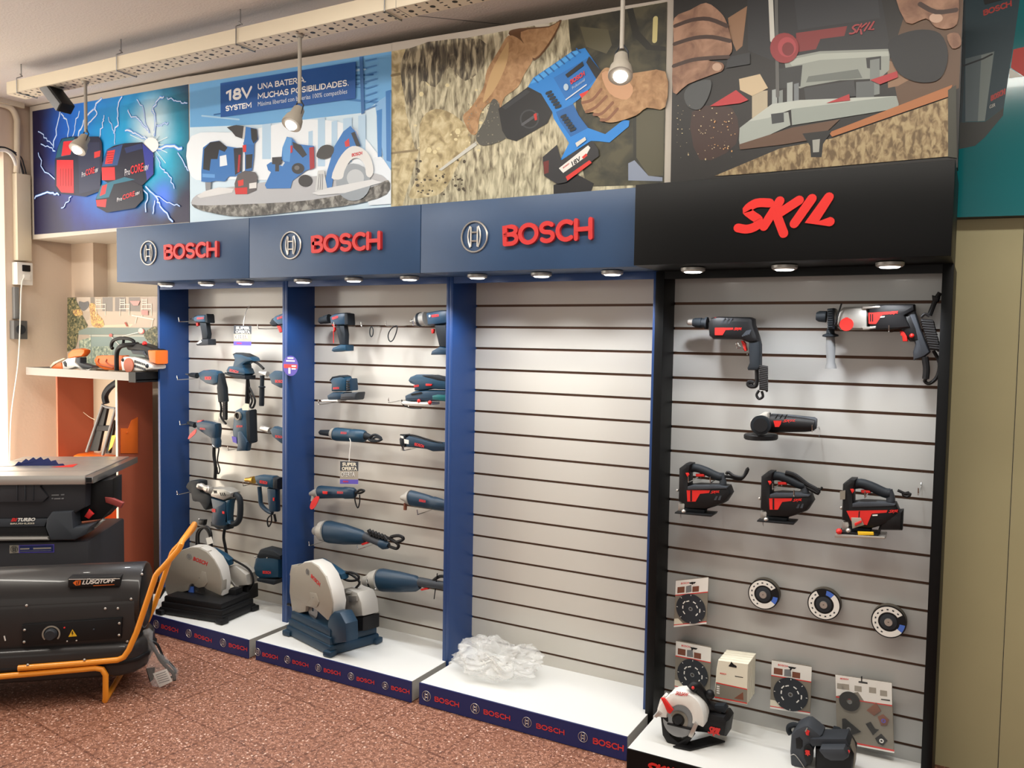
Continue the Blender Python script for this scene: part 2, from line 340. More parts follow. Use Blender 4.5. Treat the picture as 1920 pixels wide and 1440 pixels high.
# ---------------------------------------------------------------- the four display stands
def wallpt(x, y, Y): return px(x, y, Y)
def logo(par, Y, em, r, bl, br, tl, ext, bold=.02, m='letter_red', em_m='alu'):
    N_ = Vector((0, -1, 0)); c = T(em, Y-S['Y']); k = (T((em[0], em[1]+10), Y-S['Y'])-c).length/10
    emblem(G(em_m), c, r*k, Vector((1, 0, 0)), Vector((0, 0, 1)), N_, min(ext, .006)).put('round_emblem', par, 'silver ring emblem')
    P0, P1, P2 = T(bl, Y-S['Y']), T(br, Y-S['Y']), T(tl, Y-S['Y'])
    block(G(m), 'BOSCH', P0, P1-P0, P2-P0, ext, .092).put('lettering', par, 'red lettering')
GRZ = [1.752-.1*i for i in range(17)]
def stand(name, label, ix0, ix1, th, ys, yf, yh, hx0, hx1, hz0, hz1, bx0, bx1, yb, mp_, mh, mb, pucks):
    t = thing(name, label, 'display stand', ((ix0+ix1)/2, ys, 0), 'display stands along the back wall')
    for a, b in ((ix0-th, ix0), (ix1, ix1+th)): G(mp_).bx(a, b, yf, YB-.01, 0 if yf < yb else .0, hz0, .001).put('side_panel', t)
    sl = 'slat_grey' if ys < 0 else 'slat'; g = G(sl); e = .0055
    zs = [hz0]+GRZ+[.095]
    for k in range(18):
        z1 = zs[k]-(e if k else 0); z0 = zs[k+1]+(e if k < 17 else 0)
        g.use(sl).bx(ix0, ix1, ys, ys+.009, z0, z1)
    for z in GRZ: g.use('groove').bx(ix0, ix1, ys+.0087, ys+.018, z-.012, z+.012)
    g.use(sl).bx(ix0, ix1, ys+.0181, ys+.026, .095, hz0); g.put('slat_panel', t, None, 0)
    h = G(mh).bx(hx0+.0015, hx1-.0015, yh, ys+.02, hz0, hz1, .002).put('header', t)
    G(mp_).bx(ix0, ix1, yf+.002, yf+.02, hz0-.03, hz0-.0005).put('top_rail', t)
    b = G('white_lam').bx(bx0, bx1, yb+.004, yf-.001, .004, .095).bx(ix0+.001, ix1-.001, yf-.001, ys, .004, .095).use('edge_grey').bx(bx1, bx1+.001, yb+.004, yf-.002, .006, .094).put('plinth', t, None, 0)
    f = G(mb).bx(bx0, bx1+.001, yb-.004, yb+.0035, .002, .0952).put('fascia', b, None, 0)
    for (x, y) in pucks:
        k = thing('puck_light', '', '', (x, y, hz0)); del k['label'], k['category']
        k.parent = t; k.location = Vector((x, y, hz0))-t.location
        G('silver').turn((x, y, hz0), (x, y, hz0-.018), [(0, .030), (.2, .044), (.7, .044), (1, .038)], 24).put('puck_ring', k)
        G('lens').turn((x, y, hz0-.017), (x, y, hz0-.021), [(0, .034), (1, .028)], 20).put('puck_lens', k)
        l = bpy.data.lights.new('puck_lamp', 'SPOT'); l.energy = PUCK; l.spot_size = math.radians(122); l.spot_blend = .55; l.shadow_soft_size = .025; l.color = (.93, .96, 1)
        o = bpy.data.objects.new('puck_lamp', l); COL.objects.link(o); o.parent = k; o.location = (0, 0, -.03); o.rotation_euler = (math.radians(5), 0, 0)
    return t, h, f
PUCK = 11
HZ0, HZ1 = 1.876, 2.170
s1, h1, f1 = stand('slatwall_display_stand', 'blue slatwall display stand at the far left, beside the orange-sided rack', -2.434, -1.485, .018, 0, -.2, -.42, -2.504, -1.489, HZ0, HZ1, -2.44, -1.431, -.482, 'panel_blue', 'head_blue', 'navy', [(-2.25, -.3), (-1.93, -.3), (-1.645, -.3)])
s2, h2, f2 = stand('slatwall_display_stand', 'blue slatwall display stand with the blue-based chop saw and a round sticker on its post', -1.449, -.472, .018, 0, -.2, -.42, -1.489, -.462, HZ0, HZ1, -1.39, -.452, -.47, 'panel_blue', 'head_blue', 'navy', [(-1.25, -.3), (-.93, -.3), (-.607, -.3)])
s3, h3, f3 = stand('slatwall_display_stand', 'blue slatwall display stand with an empty wall and a clear bag on its base', -.436, .515, .018, 0, -.2, -.42, -.462, .532, HZ0, HZ1, -.415, .548, -.46, 'panel_blue', 'head_blue', 'navy', [(-.247, -.3), (.064, -.3), (.379, -.3)])
s4, h4, f4 = stand('slatwall_display_stand', 'black slatwall display stand at the right with a plain black header', .571, 1.539, .034, -.1, -.235, -.51, .547, 1.573, 1.872, 2.162, .582, 1.545, -.543, 'panel_black', 'panel_black', 'panel_black', [(.73, -.38), (1.055, -.38), (1.39, -.38)])
crop(220, 380, 3, -.42); logo(h1, -.4205, (178, 283), 70, (272, 328), (578, 312), (272, 232), .014); logo(h2, -.4205, (978, 240), 80, (1100, 292), (1495, 272), (1100, 180), .014)
crop(0, 0, 1, -.42); logo(h3, -.4205, (890, 444), 30, (945, 465), (1115, 452), (945, 421), .014)
crop(1200, 0, 2.6667, -.51); P0 = T((482, 1187), -.0005); skil(G('skil_red'), P0, T((960, 1163), -.0005)-P0, T((482, 1015), -.0005)-P0, .004, .128).put('lettering', h4, 'red brush lettering')
crop(280, 1000, 6.546, -.4865)
for e, bl, br, tl in (((85, 1115), (145, 1165), (355, 1225), (148, 1110)), ((485, 1228), (552, 1275), (768, 1345), (555, 1222)), ((905, 1343), (975, 1395), (1205, 1440+12), (975, 1340))): logo(f1, -.4863, e, 50, bl, br, tl, .0008, .015)
crop(460, 1180, 4.8, -.4745)
for e, bl, br, tl in (((110, 203), (153, 243), (295, 275), (153, 203)), ((378, 273), (423, 308), (570, 345), (423, 270)), ((657, 347), (706, 385), (858, 420), (706, 345)), ((951, 423), (1002, 463), (1163, 500), (1002, 422)), ((1259, 507), (1313, 545), (1480, 585), (1313, 503))): logo(f2, -.4743, e, 34, bl, br, tl, .0008, .015)
crop(780, 1150, 4.174, -.4645)
for e, bl, br, tl in (((82, 647), (145, 690), (340, 740), (145, 645)), ((462, 745), (528, 790), (740, 845), (528, 745)), ((868, 852), (940, 900), (1165, 957), (940, 855)), ((1306, 968), (1383, 1022), (1627, 1085), (1385, 968))): logo(f3, -.4643, e, 40, bl, br, tl, .0008, .015)
crop(1140, 1160, 5.143, -.548); P0 = T((368, 1490), -.0006); skil(G('skil_red'), P0, T((640, 1560), -.0006)-P0, T((368, 1380), -.0006)-P0, .001, .12).put('lettering', f4, 'red brush lettering')
c = px(545, 686, -.203); g = G('purple').disc(c, (0, -1, 0), .052, 0, .001, 32).use('red').hull([c+Vector((x, -.0014, z)) for x, z in ((-.046, -.012), (.046, -.012), (.046, .008), (-.046, .008))], Vector((0, .0003, 0)))
g.use('white').glyphs('1', c+Vector((-.014, -.0016, -.040)), (.014, 0, 0), (0, 0, .03), ext=.0004, bold=.03)
for k, (x, z, w) in enumerate(((-.02, .036, .04), (-.03, .022, .06), (.008, -.004, .03), (.008, -.018, .028))): g.hull([c+Vector((x+a, -.0016, z+b)) for a, b in ((0, 0), (w, 0), (w, .007), (0, .007))], Vector((0, .0002, 0)))
g.put('round_sticker', s2, 'round purple and red promotional sticker', 0)
# ---------------------------------------------------------------- posters over the stands
class PR(G):                           # flat print: each shape lies a hair in front of the one before
    k = 0
    def a(s, col, pts, sm=0):
        s.k += 1; s.use(col)
        if sm: pts = catmull(pts, sm)
        return s.flat([T(p, -.0004-.00012*s.k) for p in pts])
    def ln(s, col, pts, w, sm=0):      # printed line, width in metres
        s.k += 1; s.use(col)
        if sm: pts = catmull(pts, sm, False)
        return s.stroke([T(p, -.0004-.00012*s.k) for p in pts], w/2, (0, -1, 0), 0)
    def o(s, col, c, rx, ry=None, n=20, rot=0):
        ry = ry or rx; cr, sr = math.cos(rot), math.sin(rot)
        return s.a(col, [(c[0]+rx*math.cos(t)*cr-ry*math.sin(t)*sr, c[1]+rx*math.cos(t)*sr+ry*math.sin(t)*cr) for t in (2*math.pi*k/n for k in range(n))])
    def w(s, col, txt, bl, br, tl, bold=0, shear=0):
        s.k += 1; s.use(col); return s.word(txt, bl, br, tl, dy=-.0004-.00012*s.k, ext=.00005, bold=bold, shear=shear)
    def bk(s, col, txt, bl, br, tl, w=.1):
        s.k += 3; s.use(col); d = -.0004-.00012*s.k; P0 = T(bl, d); block(s, txt, P0, T(br, d)-P0, T(tl, d)-P0, .00002, w); return s
    def dots(s, col, box, n, r0, r1, seed=1):
        R = random.Random(seed)
        for _ in range(n):
            x, y, r = R.uniform(box[0], box[2]), R.uniform(box[1], box[3]), R.uniform(r0, r1)
            s.o(col, (x, y), r, r*R.uniform(.5, 1.2), 6); s.k -= 1
        s.k += 1; return s
def poster(name, label, outer, inner, ink, Y, back, frame='beige_frame', cat='poster', group=None):
    S['Y'] = Y
    t = thing(name, label, cat, T(((outer[0][0]+outer[1][0])/2, outer[2][1])), group)
    G(frame).hull([T(p) for p in outer], Vector((0, back-Y, 0))).put('frame', t, None, 0)
    p = PR(ink); p.flat([T(q, -.0004) for q in inner]); return t, p
def texink(name, c1, c2, c3, scale, stretch=(1, 1, 1), pos=(.35, .5, .65), detail=8):
    m = mat(name, c2, .5); nt, bs, N, L = nodes(m); tc = N('TexCoord'); mp = N('Mapping'); mp.inputs['Scale'].default_value = stretch
    n = N('TexNoise'); n.inputs['Scale'].default_value = scale; n.inputs['Detail'].default_value = detail; n.inputs['Distortion'].default_value = .6
    L(tc.outputs['Object'], mp.inputs['Vector']); L(mp.outputs['Vector'], n.inputs['Vector'])
    r = N('ValToRGB'); e = r.color_ramp.elements; e.new(.5)
    for q, p, c in zip(e, pos, (c1, c2, c3)): q.position = p; q.color = (*lin(c), 1)
    L(n.outputs['Fac'], r.inputs['Fac']); L(r.outputs['Color'], bs.inputs['Base Color']); return name
def glowink(name, base, spots, org):
    m = mat(name, base, .4); nt, bs, N, L = nodes(m); tc = N('TexCoord'); prev = None
    nz = N('TexNoise'); nz.inputs['Scale'].default_value = 5; nz.inputs['Detail'].default_value = 6; L(tc.outputs['Object'], nz.inputs['Vector'])
    for c, R, col in spots:
        d = N('VectorMath'); d.operation = 'DISTANCE'; L(tc.outputs['Object'], d.inputs[0]); d.inputs[1].default_value = Vector(c)-Vector(org)
        ad = N('Math'); ad.operation = 'MULTIPLY_ADD'; L(nz.outputs['Fac'], ad.inputs[0]); ad.inputs[1].default_value = R*.5; L(d.outputs['Value'], ad.inputs[2])
        mr = N('MapRange'); mr.interpolation_type = 'SMOOTHSTEP'; L(ad.outputs[0], mr.inputs['Value']); mr.inputs['From Min'].default_value = R*.25; mr.inputs['From Max'].default_value = R*1.7; mr.inputs['To Min'].default_value = 1; mr.inputs['To Max'].default_value = 0
        mx = N('MixRGB'); L(mr.outputs['Result'], mx.inputs['Fac']); mx.inputs['Color2'].default_value = (*lin(col), 1)
        if prev: L(prev, mx.inputs['Color1'])
        else: mx.inputs['Color1'].default_value = (*lin(base), 1)
        prev = mx.outputs['Color']
    L(prev, bs.inputs['Base Color']); return name
YP = -.25
# batteries and lightning
crop(0, 0, 3, YP)
org = T(((168+1064)/2, 1347))
glowink('ink_storm', (26, 24, 66), [(T((450, 760)), .30, (20, 120, 230)), (T((600, 900)), .48, (24, 70, 220)), (T((640, 850)), .40, (20, 160, 230)), (T((860, 900)), .32, (40, 200, 240)), (T((850, 820)), .17, (235, 250, 255)), (T((915, 1200)), .10, (70, 130, 255))], org)
t, p = poster('poster', 'poster of three red and black batteries amid blue lightning', [(168, 600), (1063, 428), (1070, 1262), (180, 1347)], [(182, 626), (1060, 474), (1066, 1249), (193, 1320)], 'ink_storm', YP, YB-.002, group='posters above the stands')
for b, w in (([(215, 740), (262, 778), (300, 822)], 3), ([(300, 830), (325, 690), (350, 612), (385, 600)], 5), ([(345, 640), (378, 690), (382, 780)], 4), ([(405, 775), (425, 690), (446, 626)], 4), ([(440, 765), (470, 680), (520, 620), (570, 556)], 6), ([(455, 770), (500, 690), (545, 640), (535, 600)], 5), ([(560, 775), (575, 690), (585, 650)], 4), ([(610, 660), (640, 740), (645, 810)], 3), ([(640, 748), (665, 690), (660, 612), (685, 546)], 5), ([(720, 620), (740, 660), (770, 665), (800, 700), (838, 740)], 4), ([(770, 560), (805, 610), (815, 690), (840, 745)], 3), ([(870, 760), (870, 640), (860, 610), (890, 560), (920, 545)], 5), ([(870, 700), (910, 705), (945, 690)], 3), ([(940, 550), (985, 565), (1020, 580), (1052, 580)], 3), ([(840, 790), (780, 760), (740, 740), (705, 735)], 5), ([(870, 840), (940, 822), (1020, 835)], 8), ([(880, 880), (910, 950), (950, 990), (980, 1060)], 3), ([(1000, 860), (1040, 930), (1058, 960)], 3), ([(196, 1115), (240, 1090), (300, 1085), (330, 1095)], 5), ([(400, 1105), (370, 1140), (345, 1170)], 3), ([(800, 1050), (830, 1110), (820, 1190)], 4), ([(820, 1050), (880, 1110), (900, 1160), (970, 1245)], 5), ([(850, 1080), (940, 1140), (1010, 1160)], 3), ([(870, 1130), (860, 1200)], 4), ([(230, 810), (280, 830), (310, 850)], 3), ([(215, 860), (240, 950), (310, 1010)], 3)):
    R = random.Random(len(b)+int(b[0][0])); z = [b[0]]
    for q0, q1 in zip(b, b[1:]):
        for f in (.25, .5, .75): z.append((q0[0]+(q1[0]-q0[0])*f+R.uniform(-7, 7), q0[1]+(q1[1]-q0[1])*f+R.uniform(-7, 7)))
        z.append(q1)
    p.ln('5aa0ff', z, w*.0026); p.ln('e8f4ff', z, w*.0013)
for a in range(14): p.ln('e8f8ff', [(850, 815), (850+math.cos(a*.449)*(70+30*(a % 3)), 815+math.sin(a*.449)*(70+30*(a % 3)))], .004)
p.o('ffffff', (850, 815), 42)
p.a('1b2440', [(308, 900), (325, 830), (345, 780), (400, 768), (555, 768), (572, 800), (576, 870), (562, 1075), (480, 1106), (330, 1087), (308, 1050)]).a('1c5f78', [(330, 820), (350, 782), (420, 770), (400, 870), (312, 890)]).a('2a3352', [(440, 800), (560, 800), (565, 1060), (445, 1090)])
p.a('e23440', [(357, 796), (413, 790), (396, 870), (345, 878)]).a('e8323c', [(319, 900), (412, 900), (415, 1086), (345, 1082), (318, 1045)]).a('d83a3c', [(530, 856), (566, 846), (562, 880), (530, 890)])
for x in (340, 355, 370, 385, 400): p.ln('7a1820', [(x, 950), (x, 1045)], .004)
p.a('141a34', [(570, 930), (600, 842), (640, 820), (700, 806), (800, 800), (862, 860), (864, 980), (800, 1042), (620, 1036), (572, 1010)]).a('2a4f8a', [(600, 842), (690, 812), (660, 930), (572, 938)]).a('2c3aa0', [(800, 806), (862, 862), (862, 980), (826, 1015)]).a('23356a', [(700, 832), (796, 806), (802, 836), (710, 862)])
p.a('e43a40', [(605, 850), (648, 842), (632, 920), (590, 923)]).a('e23038', [(572, 942), (645, 940), (648, 1012), (574, 1014)])
for k in range(5): p.ln('7a1820', [(598+k*2, 862+k*13), (640-k*2, 858+k*13)], .003)
p.a('12182e', [(538, 1120), (570, 1040), (700, 1000), (800, 1045), (806, 1120), (760, 1170), (600, 1196), (545, 1166)]).a('23708a', [(570, 1040), (700, 996), (760, 1010), (640, 1036), (612, 1110), (540, 1120)]).a('e23a40', [(575, 1046), (603, 1036), (592, 1090), (560, 1104)]).a('e0343a', [(540, 1126), (600, 1120), (594, 1166), (545, 1160)])
for bl, br, h in (((460, 998), (552, 966), 36), ((702, 990), (836, 955), 48), ((658, 1136), (786, 1092), 28)):
    dx, dy = br[0]-bl[0], br[1]-bl[1]; q = lambda f, u=0: (bl[0]+dx*f, bl[1]+dy*f-u)
    p.w('e8e8f0', 'Pro', q(0), q(.22), q(0, h*.8)).w('e8343c', 'CORE', q(.24), q(.78), q(.24, h), .02).w('e8e8f0', '18V', q(.81), q(1), q(.81, h*.6), .01)
p.put('print', t, None, 0)
# workshop poster
crop(340, 60, 3.6923)
t, p = poster('poster', 'pale blue workshop poster with four blue tools on a round stone table', [(52, 308), (1458, 76), (1458, 1240), (56, 1330)], [(56, 362), (1454, 134), (1452, 1240), (60, 1330)], 'd4ebfa', YP, YB-.002, group='posters above the stands')
p.a('6fb0e6', [(56, 362), (1454, 134), (1454, 420), (1250, 560), (900, 600), (560, 640), (60, 660)])
R = random.Random(3)
for k in range(26):
    x, y = R.uniform(70, 1200), R.uniform(300, 640); l = R.uniform(60, 260); l = min(l, 1440-x); y -= (x-56)*.12
    if y < 380-(x-56)*.16: y += 60
    p.ln(R.choice(('a9d2f2', '3f80c0', '8fc2ec', '2f6aa8')), [(x, y), (x+l, y-l*R.choice((.16, .16, -.1, .05)))], R.uniform(.003, .010))
p.a('eef7ff', [(70, 720), (420, 690), (820, 610), (1150, 640), (1340, 820), (1400, 960), (900, 1020), (300, 1020), (70, 1000)], 4)
for x, y0, y1, w in ((560, 640, 880, 60), (880, 690, 900, 30), (945, 600, 930, 50), (1040, 620, 960, 40), (1120, 600, 900, 60), (1225, 580, 880, 50)): p.a('b8d8f2', [(x, y0), (x+w, y0-8), (x+w, y1), (x, y1)])
p.a('86b9ea', [(1340, 500), (1454, 420), (1452, 960), (1400, 880)]).a('3f86cc', [(1352, 545), (1390, 532), (1386, 862), (1360, 866)]).a('3a7cc2', [(1415, 410), (1450, 400), (1450, 900), (1420, 890)]).a('3a6fae', [(1232, 172), (1256, 168), (1268, 560), (1246, 570)])
for k in range(8): p.ln('4a86c4', [(1275, 200+k*48), (1350, 185+k*46)], .006)
p.a('e6f0fa', [(1200, 960), (1340, 866), (1400, 880), (1452, 960), (1452, 1190), (1300, 1200)])
p.a('0c55a4', [(270, 355), (1208, 205), (1205, 460), (272, 590)])
p.bk('ffffff', '18V', (308, 484), (488, 458), (308, 396), .11).bk('ffffff', 'SYSTEM', (305, 552), (487, 525), (305, 510), .10).bk('ffffff', 'UNA BATERÍA.', (528, 402), (866, 350), (528, 357), .09).bk('ffffff', 'MUCHAS POSIBILIDADES.', (528, 468), (1162, 374), (528, 423), .09).w('dfeaf6', 'Máxima libertad con baterías 100% compatibles', (530, 524), (1148, 436), (530, 484))
p.a('b9bcc2', [(70, 1180), (150, 1110), (500, 1050), (900, 1000), (1300, 975), (1420, 1020), (1410, 1090), (1150, 1170), (700, 1205), (450, 1205), (150, 1205)], 4)
texink('ink_stone', (70, 68, 66), (112, 110, 106), (168, 166, 160), 30)
p.a('ink_stone', [(68, 1175), (110, 1200), (440, 1192), (900, 1163), (1300, 1080), (1432, 1025), (1420, 1125), (1200, 1192), (900, 1230), (440, 1278), (200, 1250), (90, 1215)], 3)
p.a('2f74bd', [(138, 960), (150, 800), (200, 762), (260, 752), (310, 790), (385, 802), (420, 800), (416, 970), (375, 1000), (330, 1000), (300, 1035), (240, 1030), (190, 1042), (138, 1035)]).a('23262c', [(158, 810), (200, 764), (265, 754), (320, 800), (300, 830), (262, 815), (250, 880), (205, 880), (195, 960), (150, 950)]).a('e8f2fb', [(266, 860), (310, 850), (318, 922), (266, 932)]).a('2a2a34', [(362, 806), (422, 800), (418, 962), (372, 990)]).a('b4242c', [(396, 850), (410, 850), (402, 970), (388, 972)]).a('5f9ee0', [(145, 980), (232, 985), (232, 1010), (145, 1005)])
p.a('8a8f96', [(165, 1040), (206, 1040), (200, 1112), (170, 1112)]).a('dcdee0', [(108, 1135), (160, 1102), (260, 1075), (362, 1085), (350, 1112), (130, 1150)])
p.a('3c3c40', [(315, 660), (350, 650), (380, 644), (430, 650), (452, 700), (420, 738), (375, 722), (350, 690)]).a('c8c8c8', [(432, 656), (462, 660), (456, 738), (422, 742)]).a('2a6db6', [(428, 765), (505, 765), (502, 860), (490, 960), (440, 965), (440, 850)]).a('2f78c4', [(446, 655), (520, 670), (530, 742), (500, 780), (430, 775), (440, 720)]).a('23262c', [(480, 665), (522, 672), (528, 742), (500, 772), (485, 740)]).a('23262c', [(446, 850), (493, 845), (488, 940), (446, 950)]).a('d8302e', [(424, 785), (449, 780), (449, 830), (428, 832)])
p.a('5c585c', [(368, 1050), (390, 985), (440, 960), (510, 970), (526, 1000), (520, 1095), (460, 1122), (375, 1124)]).a('d83a34', [(390, 1030), (430, 1020), (430, 1060), (395, 1070)]).a('d02a2a', [(368, 1080), (456, 1075), (456, 1122), (375, 1124)]).a('e0e0e0', [(470, 1048), (520, 1040), (520, 1080), (470, 1085)])
p.a('2f78c4', [(578, 1060), (620, 970), (600, 955), (590, 920), (620, 900), (700, 930), (716, 905), (693, 880), (700, 800), (730, 725), (765, 732), (800, 775), (880, 785), (918, 788), (920, 940), (860, 960), (770, 1030), (756, 1082), (590, 1084)]).a('5a9ee0', [(700, 800), (730, 727), (765, 735), (750, 900), (705, 890)]).a('2c2e34', [(770, 760), (830, 785), (870, 850), (840, 870), (775, 800)]).a('33343a', [(628, 868), (696, 864), (692, 912), (676, 916), (676, 965), (650, 965), (650, 916), (628, 914)]).o('2e2e32', (808, 945), 44, 38).o('2e2e32', (858, 1030), 48, 42).o('6a6a6c', (800, 940), 18, 16).a('a82430', [(885, 800), (918, 795), (922, 940), (890, 955)]).a('c83038', [(755, 788), (769, 784), (769, 832), (755, 840)])
p.a('2f78c4', [(985, 1080), (1010, 960), (1060, 790), (1120, 690), (1170, 650), (1205, 690), (1240, 785), (1120, 870), (1060, 960), (1040, 1085)]).a('2c2e34', [(1175, 700), (1200, 690), (1240, 785), (1215, 800)]).a('3a3a3c', [(935, 860), (960, 800), (1010, 780), (1055, 800), (1044, 850), (985, 880)], 3).a('d03438', [(1130, 762), (1160, 735), (1166, 790), (1136, 796)]).o('9aa4ae', (1190, 1040), 120, 130).o('c2c9cf', (1205, 1010), 60, 60).a('e0e2e2', [(1040, 1010), (1090, 880), (1160, 800), (1230, 794), (1300, 850), (1330, 950), (1312, 1005), (1280, 990), (1268, 915), (1220, 872), (1170, 890), (1130, 960), (1112, 1015)], 3)
p.a('dcdfe2', [(905, 1115), (1000, 1082), (1320, 1020), (1392, 1040), (1130, 1115), (950, 1130)]).a('d0d4d6', [(925, 1105), (945, 960), (985, 955), (1010, 1082)]).w('cc3038', 'BOSCH', (1180, 866), (1252, 850), (1180, 840), .01)
for k in range(3): p.ln('6a7078', [(945+k*15, 1090), (955+k*12, 985)], .004)
p.put('print', t, None, 0)
# drilling poster
crop(720, 0, 3.42857)
texink('ink_bark', (104, 94, 76), (172, 164, 136), (216, 208, 178), 46, (1.0, 1, .30), (.33, .48, .64), 10); texink('ink_dust', (150, 134, 98), (192, 176, 134), (216, 204, 166), 22); texink('ink_barkdark', (58, 52, 46), (116, 108, 90), (196, 186, 156), 46, (1.0, 1, .26), (.36, .5, .62), 10); texink('ink_vest', (46, 46, 38), (66, 64, 50), (86, 82, 62), 12); texink('ink_skin', (150, 112, 76), (178, 138, 98), (200, 162, 120), 30, (1, 1, 1), (.3, .5, .75))
t, p = poster('poster', 'poster of bare arms holding a bright blue rotary hammer against bark', [(50, 275), (1862, -12), (1842, 1230), (45, 1390)], [(50, 330), (1822, 10), (1800, 1230), (45, 1390)], 'ink_bark', YP, YB-.002, group='posters above the stands')
p.a('ink_dust', [(50, 330), (135, 314), (130, 600), (140, 720), (200, 960), (225, 965), (180, 1120), (100, 1385), (45, 1390)]).ln('8a7a58', [(50, 485), (130, 470)], .012).ln('8a7a58', [(50, 985), (215, 965)], .01)
p.a('ink_dust', [(230, 800), (330, 700), (480, 760), (560, 900), (480, 1050), (380, 1230), (250, 1270), (160, 1260), (230, 1080)], 4).dots('4a4030', (200, 1030, 560, 1260), 46, 3, 12).dots('e0d4a8', (200, 400, 640, 1000), 30, 5, 22, 5)
p.a('ink_barkdark', [(140, 320), (620, 250), (640, 420), (520, 520), (420, 430), (330, 560), (240, 520), (190, 700), (135, 640)], 3)
p.a('ink_vest', [(1185, 125), (1821, 12), (1800, 1180), (1640, 1190), (1300, 1200), (1240, 900), (1230, 500), (1195, 260)])
p.a('26261f', [(1560, 60), (1600, 50), (1640, 200), (1720, 290), (1810, 300), (1812, 330), (1690, 320), (1600, 230)]).a('5e5a44', [(1260, 170), (1440, 190), (1465, 290), (1430, 345), (1300, 300)]).a('56523e', [(1620, 720), (1800, 700), (1795, 1130), (1700, 1130), (1620, 1010)]).a('2a2a22', [(1600, 720), (1622, 720), (1622, 1010), (1605, 1080)]).a('8a94a8', [(1570, 1050), (1610, 1030), (1700, 1130), (1790, 1140), (1790, 1165), (1570, 1160)]).ln('cfc488', [(1745, 120), (1740, 260)], .02).a('16161a', [(1090, 1190), (1240, 1120), (1350, 1180), (1320, 1260), (1090, 1280)])
p.a('cfc9b8', [(960, 160), (1060, 150), (1060, 170), (980, 175)]).a('e8e4d8', [(770, 300), (805, 195), (832, 193), (792, 262)]).a('6a4a30', [(800, 216), (870, 182), (1060, 168), (1142, 128), (1062, 290), (965, 390), (910, 330)], 3).a('ink_skin', [(800, 228), (880, 260), (930, 330), (955, 385), (900, 480), (860, 560), (775, 625), (745, 700), (690, 655), (620, 730), (600, 850), (560, 862), (518, 790), (510, 740), (560, 690), (640, 560), (662, 450), (740, 320)], 3).a('c8a676', [(760, 330), (800, 270), (790, 400), (720, 560), (640, 660), (650, 590), (690, 460)], 3).a('ink_skin', [(880, 205), (1060, 175), (1130, 140), (1055, 280), (970, 375), (925, 320)], 3)
p.a('cdcdc4', [(350, 1092), (590, 908), (602, 930), (370, 1097)]).a('55544e', [(590, 880), (650, 770), (690, 650), (720, 640), (745, 690), (765, 840), (780, 892), (640, 938)], 3).a('1e1f22', [(735, 700), (930, 555), (1010, 600), (1082, 720), (1050, 792), (850, 908), (790, 890), (760, 840)]).a('33353a', [(760, 690), (915, 575), (940, 590), (780, 705)]).o('3c3e42', (935, 765), 62).o('17181a', (935, 765), 52).ln('55575c', [(890, 800), (985, 735)], .012).a('c83028', [(962, 735), (980, 725), (985, 770), (970, 775)]).dots('8a8474', (540, 650, 760, 930), 70, 2, 6, 9)
p.a('1f86dc', [(925, 558), (960, 500), (1210, 330), (1292, 308), (1322, 352), (1412, 482), (1250, 640), (1215, 665), (1252, 742), (1312, 822), (1422, 862), (1540, 770), (1578, 776), (1574, 812), (1450, 916), (1380, 908), (1330, 906), (1130, 1036), (1190, 920), (1090, 760), (1082, 720), (1010, 602)])
p.a('4aa8f2', [(940, 540), (965, 502), (1210, 334), (1260, 318), (1245, 345), (1000, 520)]).a('1766b0', [(1105, 720), (1215, 668), (1252, 742), (1312, 822), (1200, 880), (1130, 780)]).a('1a74c6', [(1090, 500), (1330, 360), (1395, 470), (1250, 620), (1170, 640)])
for k in range(9): p.ln('1560a8', [(965+k*34, 505-k*24), (990+k*34, 530-k*24)], .006)
for k in range(6): p.ln('12222e', [(1046+k*12, 600+k*18), (1072+k*12, 590+k*18)], .012); p.ln('12222e', [(1142+k*12, 752+k*17), (1166+k*12, 742+k*17)], .012)
p.a('16181c', [(1165, 480), (1275, 395), (1285, 420), (1180, 500)]).a('14161a', [(1318, 362), (1415, 482), (1372, 520), (1300, 400)]).ln('d8e8f4', [(1170, 640), (1300, 545)], .005).w('d83440', 'BOSCH', (1202, 545), (1292, 486), (1196, 512), .015).o('bcd4e6', (1170, 560), 16, 22).w('bcd4e6', 'Professional', (1212, 575), (1292, 520), (1208, 558))
p.a('26262a', [(1020, 1010), (1112, 930), (1140, 1030), (1340, 906), (1378, 960), (1382, 1002), (1300, 1064), (1170, 1172), (1112, 1182), (1030, 1130)]).a('6e2420', [(1025, 1040), (1060, 1030), (1058, 1110), (1030, 1120)]).a('e8e6e0', [(1124, 1082), (1312, 934), (1326, 950), (1292, 1012), (1152, 1112)]).w('1a1a1c', '18V', (1212, 1068), (1268, 1030), (1203, 1040), .03).a('d83028', [(1272, 1010), (1300, 985), (1308, 1000), (1282, 1022)]).w('c83030', 'BOSCH', (1152, 1085), (1192, 1056), (1149, 1075), .01).a('d83028', [(1168, 1136), (1320, 1030), (1336, 1046), (1180, 1162)]).a('d8d8d0', [(1230, 920), (1292, 880), (1300, 900), (1240, 945)])
p.a('e03a2c', [(1256, 606), (1312, 580), (1322, 602), (1272, 634)]).a('ink_skin', [(1268, 642), (1312, 590), (1400, 455), (1440, 435), (1490, 452), (1600, 470), (1808, 460), (1806, 690), (1690, 692), (1620, 742), (1500, 782), (1430, 786), (1388, 760), (1345, 722), (1295, 722)], 3).a('d0a07a', [(1400, 470), (1500, 470), (1600, 560), (1560, 640), (1450, 600)], 3)
for a in (((1275, 660), (1340, 640), (1395, 575)), ((1300, 718), (1360, 690), (1430, 620)), ((1350, 735), (1400, 730), (1470, 660)), ((1395, 770), (1440, 765), (1500, 700))): p.ln('8a5c40', list(a), .012, 3)
p.put('print', t, None, 0)
